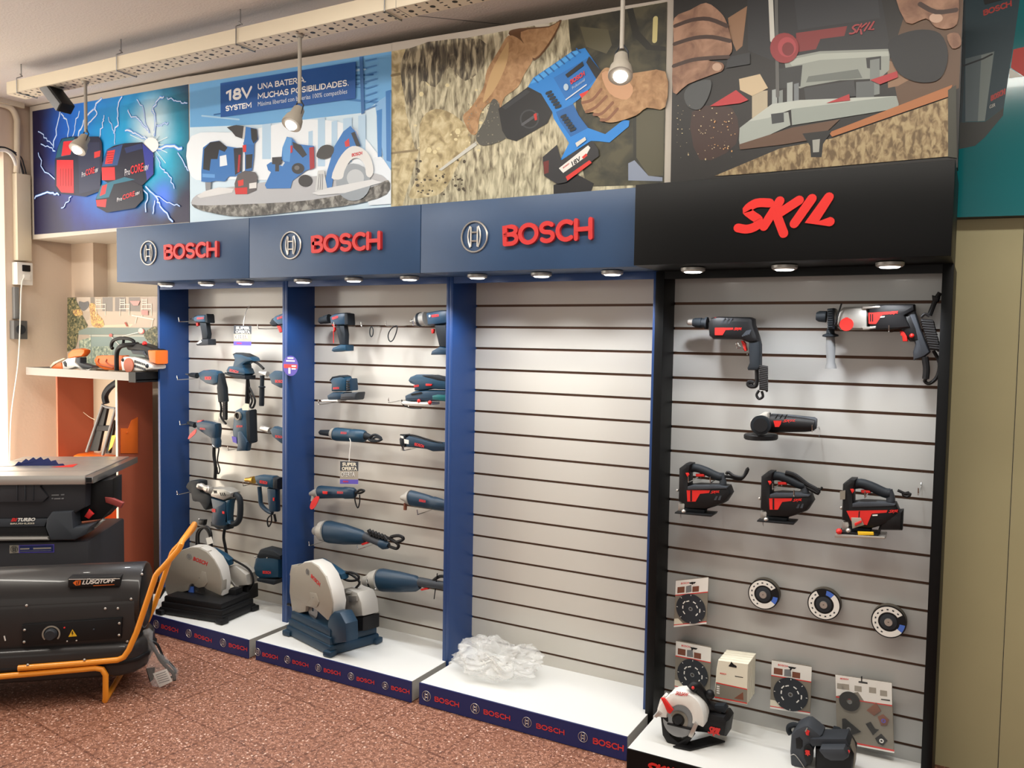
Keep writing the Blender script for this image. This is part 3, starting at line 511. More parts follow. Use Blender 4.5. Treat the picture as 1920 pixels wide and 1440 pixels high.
# router poster
crop(1200, 0, 2.66667)
texink('ink_wood', (104, 84, 56), (142, 120, 86), (170, 150, 112), 60, (1, 1, .5), (.4, .5, .62), 9)
t, p = poster('poster', 'dark poster of a router being worked by two hands on a plank', [(170, -90), (1622, -110), (1588, 838), (152, 940)], [(170, -90), (1622, -110), (1588, 838), (152, 940)], '1e1c1b', -.32, -.26, 'panel_black', group='posters above the stands')
p.a('5d4430', [(1380, -105), (1622, -110), (1595, 440), (1300, 565), (1250, 300)]).a('8f6c50', [(440, 90), (536, 30), (512, 230), (482, 256), (450, 180)]).a('8a6a50', [(1235, 300), (1330, 330), (1345, 400), (1290, 430), (1240, 440)]).a('3a241e', [(260, 560), (460, 540), (480, 720), (300, 800)], 3)
p.a('25262a', [(535, -95), (1190, -100), (1240, 180), (1252, 250), (760, 292), (660, 302), (540, 252)]).a('2f3136', [(760, -95), (1180, -100), (1200, 90), (790, 150)]).a('7d2b2c', [(780, 165), (1036, 130), (1022, 180), (902, 195), (880, 246), (780, 262)])
p.use('9a3a3e'); P0 = T((1045, 182), -.004); skil(p, P0, T((1168, 162), -.004)-P0, T((1050, 128), -.004)-P0, 0, .08)
p.a('8f958e', [(720, 292), (900, 256), (1250, 244), (1246, 350), (1200, 392), (1000, 402), (830, 432), (800, 442), (740, 422)]).a('aab0a8', [(740, 300), (900, 268), (1245, 256), (1244, 280), (900, 300), (760, 330)]).a('2b2d2e', [(690, 345), (812, 325), (802, 432), (690, 442)]).a('666c68', [(842, 382), (1090, 346), (1112, 390), (830, 412)]).a('2b2d2e', [(1130, 290), (1205, 280), (1205, 350), (1135, 340)]).a('787e7c', [(1150, 300), (1198, 292), (1198, 470), (1150, 480)])
for x, w, y0, y1, c in ((560, 78, 458, 585, 'b0a48c'), (660, 26, 450, 520, '9aa09e'), (692, 22, 455, 520, '7c8280'), (735, 28, 415, 510, '9aa09e'), (770, 24, 420, 505, '70767a'), (1080, 90, 410, 495, '5a5f60'), (905, 40, 430, 480, '80868a')): p.a(c, [(x, y0), (x+w, y0-6), (x+w, y1), (x, y1+6)])
p.a('c4b090', [(495, 395), (600, 370), (640, 440), (560, 480), (500, 450)]).a('36383a', [(820, 440), (1070, 400), (1080, 480), (830, 520)]).ln('c8c8c0', [(650, -90), (662, 200)], .016).ln('5a5a58', [(680, -90), (688, 480)], .012)
p.a('9aa19b', [(498, 640), (560, 592), (742, 560), (752, 626), (500, 742), (495, 700)]).a('b2b8b1', [(540, 608), (660, 520), (800, 500), (1282, 480), (755, 548), (640, 590)]).a('8f9791', [(755, 545), (1282, 480), (1294, 520), (1290, 542), (980, 592), (760, 626)]).a('33373a', [(655, 570), (718, 562), (720, 610), (660, 620)]).a('5c4230', [(495, 722), (760, 638), (1000, 596), (900, 692), (720, 722), (500, 748)])
p.a('ink_wood', [(372, 880), (700, 742), (960, 692), (1540, 490), (1540, 782), (500, 872)]).a('a5673a', [(945, 662), (1562, 424), (1540, 484), (960, 684)]).a('3a3a30', [(1540, 450), (1580, 425), (1585, 790), (1540, 784)]).a('1b1b1b', [(812, 668), (962, 650), (915, 720), (908, 786), (855, 786), (850, 730)]).a('9a9a92', [(862, 700), (900, 695), (895, 760), (865, 762)])
p.o('8e3034', (722, 240), 72, 76).o('a84248', (735, 235), 46, 50).o('742428', (740, 245), 30, 34)
p.a('15161a', [(1250, 200), (1380, 150), (1500, 168), (1540, 280), (1500, 392), (1400, 412), (1300, 372), (1252, 282)], 4).a('45484a', [(220, 470), (260, 420), (352, 400), (346, 472), (300, 546), (240, 532)], 3).a('2a2c30', [(440, 285), (550, 262), (550, 320), (430, 340)])
p.a('b02a30', [(350, 530), (480, 450), (542, 500), (500, 516), (390, 530)]).a('a82c30', [(1150, 400), (1286, 355), (1290, 386), (1200, 422)]).a('a82c30', [(930, 516), (1046, 470), (1050, 502)])
texink('ink_hand', (122, 88, 70), (146, 110, 88), (168, 130, 106), 16)
p.a('ink_hand', [(172, 90), (250, 50), (330, 14), (400, 60), (432, 110), (456, 200), (458, 260), (415, 292), (340, 302), (412, 315), (414, 350), (370, 370), (240, 420), (165, 462), (168, 200)], 3)
for a in (((175, 130), (260, 100), (345, 95), (435, 130)), ((172, 220), (270, 190), (360, 185), (450, 205)), ((168, 330), (260, 300), (350, 290), (440, 285))): p.ln('3c261c', list(a), .014, 3)
p.o('b89a84', (385, 335), 24, 20)
p.a('ink_hand', [(1280, -100), (1560, -105), (1592, 90), (1550, 142), (1480, 136), (1430, 92), (1330, 112)], 3).o('c0a08a', (1480, 90), 34, 24).a('ink_hand', [(1535, 176), (1590, 166), (1606, 222), (1562, 242)], 3).ln('3c261c', [(1400, 20), (1480, 60), (1580, 50)], .014, 3)
p.dots('c8b48a', (180, 520, 470, 800), 60, 1, 4, 2).dots('d8a060', (330, 600, 480, 760), 20, 1, 4, 3); p.put('print', t, None, 0)
# teal board at the right
crop(1700, 0, 3); mat('ink_teal', (10, 122, 130), .14, coat=.3)
t, p = poster('poster', 'glossy teal board with part of a dark cordless tool and a red hexagon', [(230, -160), (1500, -180), (1500, 1186), (230, 1224)], [(230, -160), (1500, -180), (1500, 1186), (230, 1224)], 'ink_teal', .06, .125, 'dark', group='posters above the stands')
p.a('1c3c48', [(240, -150), (640, -150), (636, 0), (606, 210), (546, 606), (440, 682), (240, 690)]).a('142a34', [(240, -150), (330, -150), (330, 300), (310, 690), (240, 690)]).a('5c6c72', [(330, 330), (494, 288), (440, 680), (330, 684)]).a('84918e', [(420, 310), (490, 292), (440, 680), (400, 682)]).a('2e302c', [(240, 690), (440, 684), (546, 606), (542, 650), (440, 772), (385, 820), (240, 850)]).ln('0e1a20', [(320, 370), (430, 330), (480, 305)], .006)
p.a('c8342c', [(600, 278), (660, 264), (800, 262), (800, 440), (660, 430), (586, 380)]).a('e4e4dc', [(580, 386), (655, 430), (576, 440)]).w('b83a34', 'BOSCH', (432, 92), (592, 36), (430, 55), .02).w('b83a34', 'BOSCH', (474, 572), (552, 532), (476, 535), .02).w('d8d8d0', 'GSR', (464, 612), (498, 598), (466, 592), .01).a('0a0c0e', [(432, 0), (520, -20), (540, 0), (440, 26)])
p.put('print', t, None, 0)
# garden picture behind the chainsaws
crop(100, 540, 8)
texink('ink_leaf', (58, 66, 50), (104, 108, 84), (178, 164, 120), 60); texink('ink_bloom', (150, 110, 84), (206, 168, 120), (226, 206, 120), 70); texink('ink_grass', (108, 128, 116), (160, 176, 160), (206, 214, 186), 50)
t, p = poster('picture_board', 'garden photograph board with white chairs, behind the chainsaws', [(212, 138), (1560, 128), (1560, 1215), (203, 1215)], [(212, 138), (1560, 128), (1560, 1215), (203, 1215)], 'bcae9e', -.03, -.022, 'card', 'picture')
for x, w, c in ((210, 140, '8a7f72'), (350, 200, 'c9bcae'), (560, 60, '8f887f'), (735, 155, '8d8883'), (925, 160, '8d8782'), (1130, 170, '8a837d'), (1310, 240, 'b4a497')): p.a(c, [(x, 140), (x+w, 138), (x+w, 350), (x, 345)])
p.a('c8b8a6', [(560, 350), (1550, 370), (1550, 590), (240, 590), (540, 470)]).a('e0cfb4', [(700, 560), (1200, 540), (1150, 590), (500, 592)]).a('8b9a94', [(210, 592), (1555, 598), (1555, 700), (210, 700)]).a('c4ccc2', [(540, 705), (1370, 712), (1370, 730), (540, 722)]).a('93a6a2', [(560, 730), (1555, 735), (1555, 1200), (560, 1200)]).a('ink_grass', [(380, 790), (560, 740), (580, 1200), (420, 1200)]).a('ink_grass', [(580, 880), (900, 870), (900, 1200), (580, 1200)]).ln('8a9690', [(565, 600), (568, 1190)], .006)
p.a('ink_leaf', [(212, 150), (320, 145), (400, 300), (440, 420), (520, 560), (500, 600), (380, 640), (360, 800), (330, 900), (206, 960)]).a('ink_bloom', [(290, 340), (400, 320), (440, 400), (330, 420)], 3).a('ink_bloom', [(540, 250), (620, 240), (660, 380), (740, 470), (760, 560), (690, 600), (580, 560), (560, 430)], 3).a('77787a', [(385, 200), (455, 215), (520, 200), (530, 270), (455, 345), (390, 280)], 3).a('ink_leaf', [(1360, 690), (1480, 590), (1555, 600), (1555, 860), (1420, 800)], 3)
for x in (640, 1000, 1330):
    for a, b in (((x, 165), (x, 420)), ((x+70, 165), (x+70, 310)), ((x+140, 240), (x+140, 410)), ((x-10, 310), (x+140, 310)), ((x, 180), (x+70, 180)), ((x, 215), (x+70, 215)), ((x, 250), (x+140, 245))): p.ln('e6ded2', [a, b], .005)
p.a('d89a94', [(1145, 195), (1300, 195), (1270, 260), (1200, 262)]).ln('e8e0d4', [(1180, 410), (1500, 470)], .008).ln('e8e0d4', [(1250, 430), (1230, 530)], .005).ln('e8e0d4', [(1490, 470), (1470, 580)], .005).a('cf938c', [(1320, 330), (1420, 340), (1420, 410), (1320, 400)]).ln('f0ece4', [(860, 720), (1000, 870)], .006).ln('f0ece4', [(1030, 725), (1280, 665)], .005).o('d86a5e', (1320, 650), 46, 40).o('e8d8d0', (1310, 640), 36, 40).o('d87a70', (860, 710), 26, 26).a('b2503c', [(1065, 520), (1085, 510), (1120, 575), (1095, 580)])
p.put('print', t, None, 0)
# ---------------------------------------------------------------- power tools on the slat walls
def tool(name, label, cat, at, group=None): return thing(name, label, cat, T(at), group)
def hook(tip, label, ys=0, dep=.16, group='chrome wire hooks in the slat grooves'):
    """wire hook plugged into a groove; tip is where the photo shows its upturned end"""
    p = px(tip[0], tip[1], ys-dep); z = min(GRZ, key=lambda q: abs(q-p.z)); x = p.x; z2 = p.z
    g = G('chrome').wire([(x, ys+.002, z-.002), (x, ys-.012, z2-.014), (x, ys-dep+.012, z2-.018), (x, ys-dep, z2-.012), (x, ys-dep-.004, z2+.006)], .0022, 6, 3)
    return solo(g, 'wire_hook', label, 'hook', (x, ys, z), group)
# ---- first bay
crop(330, 560, 8.4727, -.135)
t = tool('impact_driver', 'small dark blue impact driver without battery, at top left of the far-left stand', 'power tool', (430, 500))
G('tool_blue').prof([(262, 300), (300, 265), (430, 255), (455, 268), (455, 378), (290, 372), (262, 345)], .055).put('motor_housing', t)
G('rubber').prof([(232, 310), (262, 290), (300, 268), (300, 372), (262, 352), (240, 345)], .045, .005).cyl((225, 325), (250, 325), [(0, 8), (1, 14)], .02).put('nose_chuck', t)
G('rubber').prof([(450, 262), (490, 250), (500, 385), (450, 382)], .058, -.001).prof([(478, 240), (490, 240), (490, 262), (478, 262)], .05, .003).put('rear_cap', t)
G('rubber').prof([(360, 372), (470, 372), (500, 560), (490, 640), (405, 650), (390, 520)], .036, .01).put('handle', t)
G('red').prof([(305, 378), (350, 378), (345, 425), (318, 440)], .02, .018).put('trigger', t)
b = G('dark').prof([(312, 715), (400, 645), (505, 640), (512, 735), (320, 745)], .06, -.002).put('battery_foot', t); G('white').prof([(325, 706), (392, 660), (405, 690), (345, 718)], .002, -.004, 0).put('label_plate', b, 'white label')
G('letter_red').word('BOSCH', (335, 330), (440, 325), (335, 296), -.0012, bold=.03).put('printed_logo', t, 'red printed lettering')
hook((336, 597), 'chrome hook holding the small impact driver at top left')
t = tool('hang_tag', 'purple and white promotional tag on a white tie, hung in the far-left stand', 'price tag', (1050, 600), 'promotional tags on plastic ties')
def hang_tag(t, tl, tr, br, bl, tie):
    g = G('white').hull([T(q) for q in (tl, tr, br, bl)], Vector((0, .001, 0)))
    g.put('card', t, None, 0); lx = lambda u, v, d=-.0006: T((tl[0]+(tr[0]-tl[0])*u+(bl[0]-tl[0])*v, tl[1]+(tr[1]-tl[1])*u+(bl[1]-tl[1])*v), d)
    G('purple').flat([lx(0, .80), lx(1, .80), lx(1, 1), lx(0, 1)]).use('char').flat([lx(0, 0), lx(1, 0), lx(1, .42), lx(0, .42)]).use('guard').flat([lx(0, .42), lx(1, .42), lx(1, .8), lx(0, .8)]).put('printed_band', t, 'purple band', 0)
    g = G('card')
    g.glyphs('SUPER', lx(.12, .20, -.001), lx(.9, .20, -.001)-lx(.12, .20, -.001), lx(.12, .05, -.001)-lx(.12, .20, -.001), bold=.03)
    g.glyphs('OFERTA', lx(.10, .40, -.001), lx(.93, .40, -.001)-lx(.10, .40, -.001), lx(.10, .24, -.001)-lx(.10, .40, -.001), bold=.03)
    g.use('dark').glyphs('OFERTA', lx(.06, .68, -.001), lx(.8, .66, -.001)-lx(.06, .68, -.001), lx(.06, .48, -.001)-lx(.06, .68, -.001), bold=.05).use('white').glyphs('OFERTA', lx(.06, .68, -.0015), lx(.8, .66, -.0015)-lx(.06, .68, -.0015), lx(.06, .48, -.0015)-lx(.06, .68, -.0015), ext=.001, bold=.0)
    g.use('red').glyphs('BOSCH', lx(.18, .93, -.001), lx(.45, .93, -.001)-lx(.18, .93, -.001), lx(.18, .86, -.001)-lx(.18, .93, -.001), bold=.02); g.put('printed_words', t, None, 0)
    G('white').tube(tie, .0022, seg=6).put('plastic_tie', t)
hang_tag(t, (920, 425), (1200, 430), (1190, 745), (915, 740), [(1180, 120, .13), (1130, 160, .06), (1090, 280, .01), (1072, 425, 0)])
t = tool('impact_wrench', 'dark blue driver half hidden behind the first stand post, top right of the far-left bay', 'power tool', (1640, 420))
G('tool_blue').prof([(1510, 330), (1560, 270), (1680, 225), (1800, 215), (1800, 400), (1600, 420)], .055).put('motor_housing', t); G('rubber').prof([(1465, 390), (1510, 310), (1560, 290), (1600, 420), (1510, 440)], .046, .004).put('nose_cone', t)
G('rubber').prof([(1640, 410), (1780, 400), (1800, 600), (1700, 610)], .036, .01).put('handle', t); G('red').prof([(1590, 425), (1660, 425), (1690, 520), (1640, 540)], .018, .018).put('trigger', t); G('letter_red').word('BOSCH', (1610, 335), (1720, 300), (1606, 296), -.001, bold=.02).put('printed_logo', t)
hook((484, 610), 'chrome hook under the half hidden driver by the first post')
crop(330, 650, 5.536, -.135)
t = tool('hammer_drill', 'dark blue corded drill with ribbed cable, second row at left of the far-left stand', 'power tool', (330, 400))
G('tool_blue').prof([(215, 270), (260, 245), (340, 240), (410, 255), (430, 290), (425, 380), (370, 400), (300, 385), (240, 345)], .058).put('motor_housing', t)
G('rubber').cyl((135, 290), (220, 300), [(0, 14), (.35, 24), (.9, 28), (1, 30)], .028).put('chuck', t); G('steel').cyl((100, 285), (140, 290), [(0, 6), (1, 8)], .028).put('chuck_key_bit', t)
G('rubber').prof([(395, 275), (455, 275), (472, 360), (490, 430), (500, 575), (430, 580), (415, 430), (420, 380)], .04, .008).put('handle', t)
G('letter_red').word('BOSCH', (300, 345), (365, 345), (300, 308), -.0012, bold=.03).put('printed_logo', t, 'red printed lettering'); G('red').prof([(300, 243), (335, 240), (330, 250), (300, 252)], .02, .015).put('mode_switch', t)
g = G('black').tube([(460, 575, .02), (470, 640, .02), (465, 720, .02), (500, 780, .02), (520, 800, .02)], .006); 
for k in range(9): g.tube([(495, 580+k*20, .015), (525, 585+k*20, .015)], .0095, sm=0)
g.put('power_cord', t); G('card').prof([(395, 690), (445, 695), (440, 770), (392, 765)], .002, .05, 0).put('paper_label', t, 'cream paper label')
hook((333, 706), 'chrome hook under the corded drill of the second row, far left')
t = tool('palm_sander', 'blue round palm sander with looped black cable, upper middle of the far-left stand', 'power tool', (630, 250))
G('tool_blue').prof([(580, 80), (610, 62), (680, 70), (770, 110), (790, 150), (730, 160), (690, 185), (700, 250), (575, 235), (590, 170), (600, 130)], .07).put('body', t)
G('rubber').prof([(583, 78), (615, 60), (690, 70), (765, 105), (740, 112), (640, 92), (600, 105)], .06, .002).put('grip_pad', t)
G('tool_blue').prof([(515, 245), (535, 205), (620, 200), (700, 225), (720, 280), (700, 300), (520, 270)], .075, -.003).put('skirt', t); G('rubber').prof([(500, 268), (560, 280), (715, 300), (715, 340), (620, 330), (500, 285)], .08, -.005).put('sanding_plate', t)
G('letter_red').word('BOSCH', (555, 258), (645, 280), (560, 228), -.005, bold=.03).put('printed_logo', t)
G('black').tube([(780, 145, .03), (850, 175, .03), (910, 230, .03)], .007).tube([(740, 310, .02), (735, 450, .02), (730, 580, .02), (750, 600, .03), (760, 450, .03), (745, 320, .03)], .007).tube([(760, 420, .03), (790, 480, .03), (820, 560, .03), (800, 630, .03), (770, 620, .03), (790, 560, .03), (760, 480, .03)], .006).put('power_cord', t)
G('cream').prof([(680, 625), (720, 590), (755, 595), (755, 660), (690, 660)], .003, -.01, 0).put('paper_label', t, 'beige paper label')
t = tool('angle_drill', 'blue drill with a black side handle, beside the round palm sander', 'power tool', (1010, 350))
G('tool_blue').prof([(945, 290), (1000, 250), (1080, 260), (1140, 290), (1140, 430), (1060, 430), (980, 390)], .06).put('motor_housing', t); G('alu').cyl((865, 265), (950, 285), [(0, 10), (.3, 18), (.9, 26), (1, 28)], .03).put('chuck', t); G('letter_red').word('BOSCH', (1030, 375), (1120, 378), (1030, 342), -.001, bold=.03).put('printed_logo', t)
G('rubber').cyl((895, 300), (888, 615), [(0, 24), (.2, 22), (.34, 22), (.36, 36), (.39, 36), (.4, 26), (.95, 27), (1, 24)], .03).put('side_handle', t)
t = tool('drill', 'dark corded drill with a red oval tag, third row at left of the far-left stand', 'power tool', (300, 850))
G('tool_navy').prof([(190, 790), (250, 770), (345, 785), (400, 800), (410, 860), (400, 960), (350, 955), (280, 910), (210, 860)], .055).put('motor_housing', t); G('rubber').cyl((120, 785), (200, 815), [(0, 10), (.3, 22), (1, 30)], .026).put('chuck', t)
G('tool_navy').prof([(340, 920), (400, 900), (425, 985), (420, 1050), (365, 1050), (360, 985)], .04, .008).put('handle', t); G('red').prof([(215, 768), (270, 762), (260, 790), (215, 795)], .02, .01).put('mode_switch', t); G('letter_red').word('BOSCH', (250, 860), (305, 866), (250, 838), -.001, bold=.03).put('printed_logo', t)
G('red').prof([(125, 960), (140, 915), (190, 865), (208, 862), (200, 900), (160, 940)], .003, -.02, 0, sm=4).put('oval_tag', t, 'red oval tag')
G('black').tube([(395, 1050, .02), (395, 1130, .02), (410, 1250, .02), (405, 1375, .02)], .0095).tube([(420, 1050, .02), (445, 1060, .02), (430, 1180, .02), (455, 1280, .02), (435, 1320, .02), (425, 1250, .02)], .004).put('power_cord', t)
G('chrome').tube([(380, 1020, -.01), (400, 1040, -.01)], .004).put('clip', t)
hook((338, 791), 'chrome hook under the drill with the red oval tag')
t = tool('dust_extractor', 'dark blue dust extraction attachment with a round grey port, middle of the far-left stand', 'tool attachment', (660, 860))
G('tool_blue').prof([(590, 720), (605, 660), (650, 640), (700, 660), (735, 690), (735, 1000), (640, 1030), (585, 990), (575, 850)], .06).put('body', t); G('rubber').prof([(700, 670), (760, 655), (770, 1000), (720, 1015)], .065, .002).put('dust_box', t)
G('card_grey').cyl((650, 715), (650, 714.9), [(0, 1), (1, 1)], 0).disc(T((650, 718), -.002), (0, -1, 0), .0135*1.7, .0105*1.7, .012, 28).put('port_ring', t, 'grey ring'); G('black').disc(T((650, 718), -.001), (0, -1, 0), .018, 0, .004, 24).put('port_opening', t)
G('tool_navy').prof([(628, 880), (668, 870), (735, 990), (720, 1085), (615, 1085), (630, 1030)], .045, -.008).put('outlet_nozzle', t); G('letter_red').word('BOSCH', (628, 840), (690, 838), (628, 815), -.001, bold=.03).put('printed_logo', t); G('purple').prof([(578, 930), (625, 940), (630, 1005), (590, 990)], .002, -.002, 0).put('label_plate', t)
hook((428, 838), 'chrome hook under the dust extraction attachment')
t = tool('screwdriver_drill', 'blue drill with a silver chuck, half hidden behind the first post, third row', 'power tool', (1060, 920))
G('tool_blue').prof([(960, 860), (1000, 830), (1070, 850), (1150, 875), (1150, 1020), (1080, 1010), (990, 940)], .055).put('motor_housing', t); G('alu').cyl((890, 845), (975, 870), [(0, 26), (.4, 30), (.9, 32), (1, 32)], .028).put('chuck', t); G('letter_red').word('BOSCH', (1030, 945), (1110, 955), (1030, 915), -.001, bold=.02).put('printed_logo', t)
crop(330, 870, 5.536, -.15)
t = tool('demolition_hammer', 'large silver and dark blue demolition hammer with black D-grip, in the far-left stand', 'power tool', (430, 450))
G('silver').prof([(340, 290), (370, 250), (500, 255), (570, 300), (560, 350), (480, 385), (350, 345)], .08).put('gear_housing', t)
g = G('black')
for k in range(3): g.prof([(385+k*12, 275), (393+k*12, 275), (402+k*12, 305), (394+k*12, 305)], .002, -.001, 0); g.prof([(452+k*20, 295), (462+k*20, 297), (474+k*20, 332), (464+k*20, 330)], .002, -.001, 0)
g.put('vent_slots', t); G('alu').cyl((240, 225), (370, 275), [(0, 34), (.25, 36), (.3, 30), (.55, 30), (.6, 38), (.8, 38), (.85, 30), (1, 40)], .01).put('barrel', t)
G('tool_navy').prof([(345, 345), (480, 385), (510, 390), (500, 660), (420, 690), (350, 640), (365, 460)], .075).put('motor_housing', t); G('rubber').prof([(350, 600), (500, 640), (500, 690), (350, 650)], .078, -.002).put('bottom_cap', t)
G('rubber').tube([(520, 390, .035), (540, 330, .035), (620, 320, .035), (665, 380, .035), (660, 560, .035), (610, 620, .035), (530, 610, .035)], .017, seg=10).put('rear_grip', t); G('tool_blue').prof([(505, 380), (560, 365), (545, 430), (530, 590), (560, 625), (505, 640)], .05, .01).put('rear_housing', t); G('red').prof([(478, 490), (500, 495), (500, 520), (480, 515)], .003, -.002, 0).put('switch', t)
G('letter_red').word('BOSCH', (375, 500), (408, 505), (375, 460), -.001, bold=.02).put('printed_logo', t)
G('rubber').prof([(100, 230), (140, 175), (230, 175), (245, 205), (250, 290), (330, 320), (350, 400), (300, 480), (240, 400), (170, 385), (150, 300), (110, 260)], .06, .0, sm=3).put('front_handle', t)
G('black').tube([(505, 670, .03), (495, 760, .03), (510, 850, .03), (530, 960, .03), (540, 1050, .02)], .008).put('power_cord', t)
t2 = tool('cable_coil', 'coiled black power cable with a paper tag, hanging above the first chop saw', 'cable', (300, 800))
G('black').tube([(215, 850), (220, 720), (260, 660), (330, 660), (365, 740), (350, 880), (300, 870), (240, 840), (235, 720), (290, 660), (345, 720), (370, 860)], .008).prof([(230, 580), (290, 580), (280, 640), (225, 630)], .03).put('cable', t2); G('alu').dot((240, 575), .006, -.005).put('plug_pin', t2); G('white').prof([(310, 770), (365, 755), (385, 820), (325, 840)], .002, -.015, 0).put('paper_tag', t2)
hook((333, 922), 'chrome hook under the black nose of the demolition hammer')
crop(330, 870, 5.536, -.13)
t = tool('heat_gun', 'dark blue hot air gun with a brass nozzle, right side of the far-left stand', 'power tool', (960, 300))
G('tool_blue').prof([(800, 130), (850, 118), (990, 130), (1010, 160), (1000, 260), (850, 235), (815, 190)], .06).put('barrel', t); G('gold').cyl((725, 165), (810, 165), [(0, 22), (.6, 26), (.62, 34), (1, 38)], .03).put('nozzle', t); G('rubber').prof([(990, 140), (1050, 150), (1050, 270), (990, 265)], .064, -.002).put('rear_vent', t)
G('tool_navy').prof([(935, 250), (1030, 260), (1035, 500), (960, 500), (945, 400)], .042, .008).put('handle', t); G('tool_navy').tube([(865, 235, .03), (875, 340, .03), (885, 420, .03), (940, 480, .03), (1000, 510, .03)], .012, seg=8).put('hand_guard', t); G('letter_red').word('BOSCH', (868, 200), (945, 215), (872, 165), -.0012, bold=.03).put('printed_logo', t)
G('red').prof([(1005, 350), (1020, 350), (1018, 385), (1005, 380)], .003, .004, 0).put('switch', t); G('black').tube([(1000, 520, .03), (950, 570, .03), (960, 650, .03), (990, 600, .03), (990, 530, .03)], .004).tube([(1020, 520, .03), (1035, 600, .03)], .007).put('power_cord', t)
hook((456, 905), 'chrome hook under the brass nozzle of the hot air gun')
t = tool('jigsaw', 'dark blue boxy saw with a black fabric top, lower right of the far-left stand', 'power tool', (940, 1050))
G('tool_blue').prof([(790, 1080), (810, 980), (850, 940), (1000, 950), (1060, 990), (1060, 1190), (860, 1200), (810, 1160)], .075).put('body', t); G('rubber').prof([(820, 970), (860, 890), (910, 875), (1010, 900), (1080, 950), (1080, 1000), (960, 985), (860, 990)], .08, -.004).put('handle', t)
G('rubber').prof([(830, 1190), (1040, 1205), (1000, 1260), (840, 1225)], .085, -.006).put('base_shoe', t); G('alu').dot((945, 975), .004, -.006).dot((820, 965), .005, -.004).put('screw', t); G('letter_red').word('BOSCH', (900, 1140), (985, 1145), (900, 1105), -.001, bold=.03).put('printed_logo', t)
# ---- second bay
crop(570, 560, 6.546, -.135)
t = tool('cordless_drill', 'dark blue cordless drill with a rubber chuck, top left of the second bay', 'power tool', (420, 480))
G('tool_navy').prof([(300, 215), (350, 185), (430, 175), (500, 170), (515, 210), (510, 325), (390, 330), (310, 300)], .06).put('motor_housing', t); G('rubber').cyl((185, 275), (315, 245), [(0, 20), (.15, 42), (.5, 46), (.52, 50), (.95, 56), (1, 56)], .03).put('chuck', t)
G('rubber').prof([(485, 172), (530, 180), (540, 320), (485, 328)], .064, -.002).put('rear_cap', t); G('rubber').prof([(385, 325), (490, 325), (505, 440), (500, 570), (430, 570), (400, 440)], .038, .01).put('handle', t)
G('tool_blue').prof([(325, 640), (345, 600), (430, 565), (510, 570), (510, 640), (350, 655)], .07, -.004).put('battery_foot', t); G('red').prof([(330, 315), (375, 318), (378, 380), (360, 410), (355, 345)], .016, .02).put('trigger', t); G('red').tube([(362, 390), (362, 545)], .002, .01).put('ribbon', t)
G('letter_red').word('BOSCH', (350, 260), (420, 240), (346, 226), -.001, bold=.03).put('printed_logo', t)
hook((627, 606), 'chrome hook holding the cordless drill at top left of the second bay')
def tie(tip, label, hk, pts):
    hook(tip, hk); solo(G('rubber').tube(pts, .0028, seg=6, closed=True), 'cable_tie', label, 'cable tie', T(pts[0]), 'looped cable ties on hooks')
S['Y'] = -.10
tie((678, 606), 'small dark looped cable tie on a hook, right of the dark blue cordless drill', 'left of the two empty hooks in the second bay', [(830, 345), (848, 380), (845, 440), (825, 468), (808, 430), (812, 370)])
tie((724, 604), 'wider looped cable tie hanging left of the drill with a silver collar', 'right of the two empty hooks in the second bay', [(1140, 335), (1130, 420), (1090, 510), (1050, 520), (1032, 450), (1070, 370)])
S['Y'] = -.135
t = tool('combi_drill', 'large blue cordless drill with a silver collar, top right of the second bay', 'power tool', (1600, 420))
G('tool_navy').prof([(1480, 170), (1560, 155), (1660, 140), (1760, 140), (1770, 300), (1640, 320), (1500, 330)], .065).put('motor_housing', t); G('silver').cyl((1310, 280), (1500, 245), [(0, 20), (.1, 26), (.12, 16), (.35, 40), (.4, 66), (.6, 72), (.64, 84), (1, 84)], .034).put('chuck', t); G('rubber').cyl((1415, 260), (1445, 255), [(0, 88), (1, 92)], .034).put('torque_ring', t)
G('rubber').prof([(1590, 320), (1740, 320), (1760, 600), (1650, 590), (1610, 420)], .04, .01).put('handle', t); G('tool_navy').prof([(1545, 690), (1560, 640), (1650, 590), (1780, 610), (1780, 690)], .075, -.004).put('battery_foot', t); G('red').prof([(1555, 375), (1590, 370), (1585, 425), (1562, 430)], .018, .02).put('trigger', t); G('letter_red').word('BOSCH', (1570, 232), (1655, 222), (1566, 196), -.001, bold=.03).put('printed_logo', t); G('white').dot((1545, 215), .006, .002).put('round_emblem', t)
hook((775, 604), 'chrome hook under the drill with the silver collar')
t = tool('detail_sander', 'blue box-shaped sander with a dust tray, second row left of the second bay', 'power tool', (480, 1150))
G('tool_blue').prof([(305, 1010), (340, 960), (430, 942), (480, 960), (500, 1000), (500, 1140), (320, 1140), (325, 1050)], .075).put('body', t); G('rubber').prof([(303, 1010), (340, 958), (430, 940), (485, 958), (440, 965), (350, 980)], .07, .002).put('grip_pad', t)
G('tool_navy').prof([(505, 985), (560, 980), (570, 1130), (500, 1135)], .07, .004).put('vent_box', t)
g = G('black')
for k in range(4): g.prof([(515, 1010+k*30), (560, 1008+k*30), (560, 1022+k*30), (515, 1024+k*30)], .002, .001, 0)
g.put('vent_slots', t); G('tool_navy').prof([(270, 1185), (330, 1150), (480, 1148), (470, 1240), (280, 1245)], .08, -.004).put('skirt', t); G('char').prof([(430, 1160), (640, 1150), (620, 1245), (430, 1250)], .085, -.008).put('dust_tray', t); G('white').prof([(200, 1245), (400, 1242), (400, 1265), (215, 1268)], .08, -.006).put('sanding_sheet', t, 'white sanding sheet'); G('letter_red').word('BOSCH', (358, 1115), (430, 1112), (358, 1085), -.001, bold=.03).put('printed_logo', t)
hook((598, 752), 'chrome hook under the box-shaped sander'); 
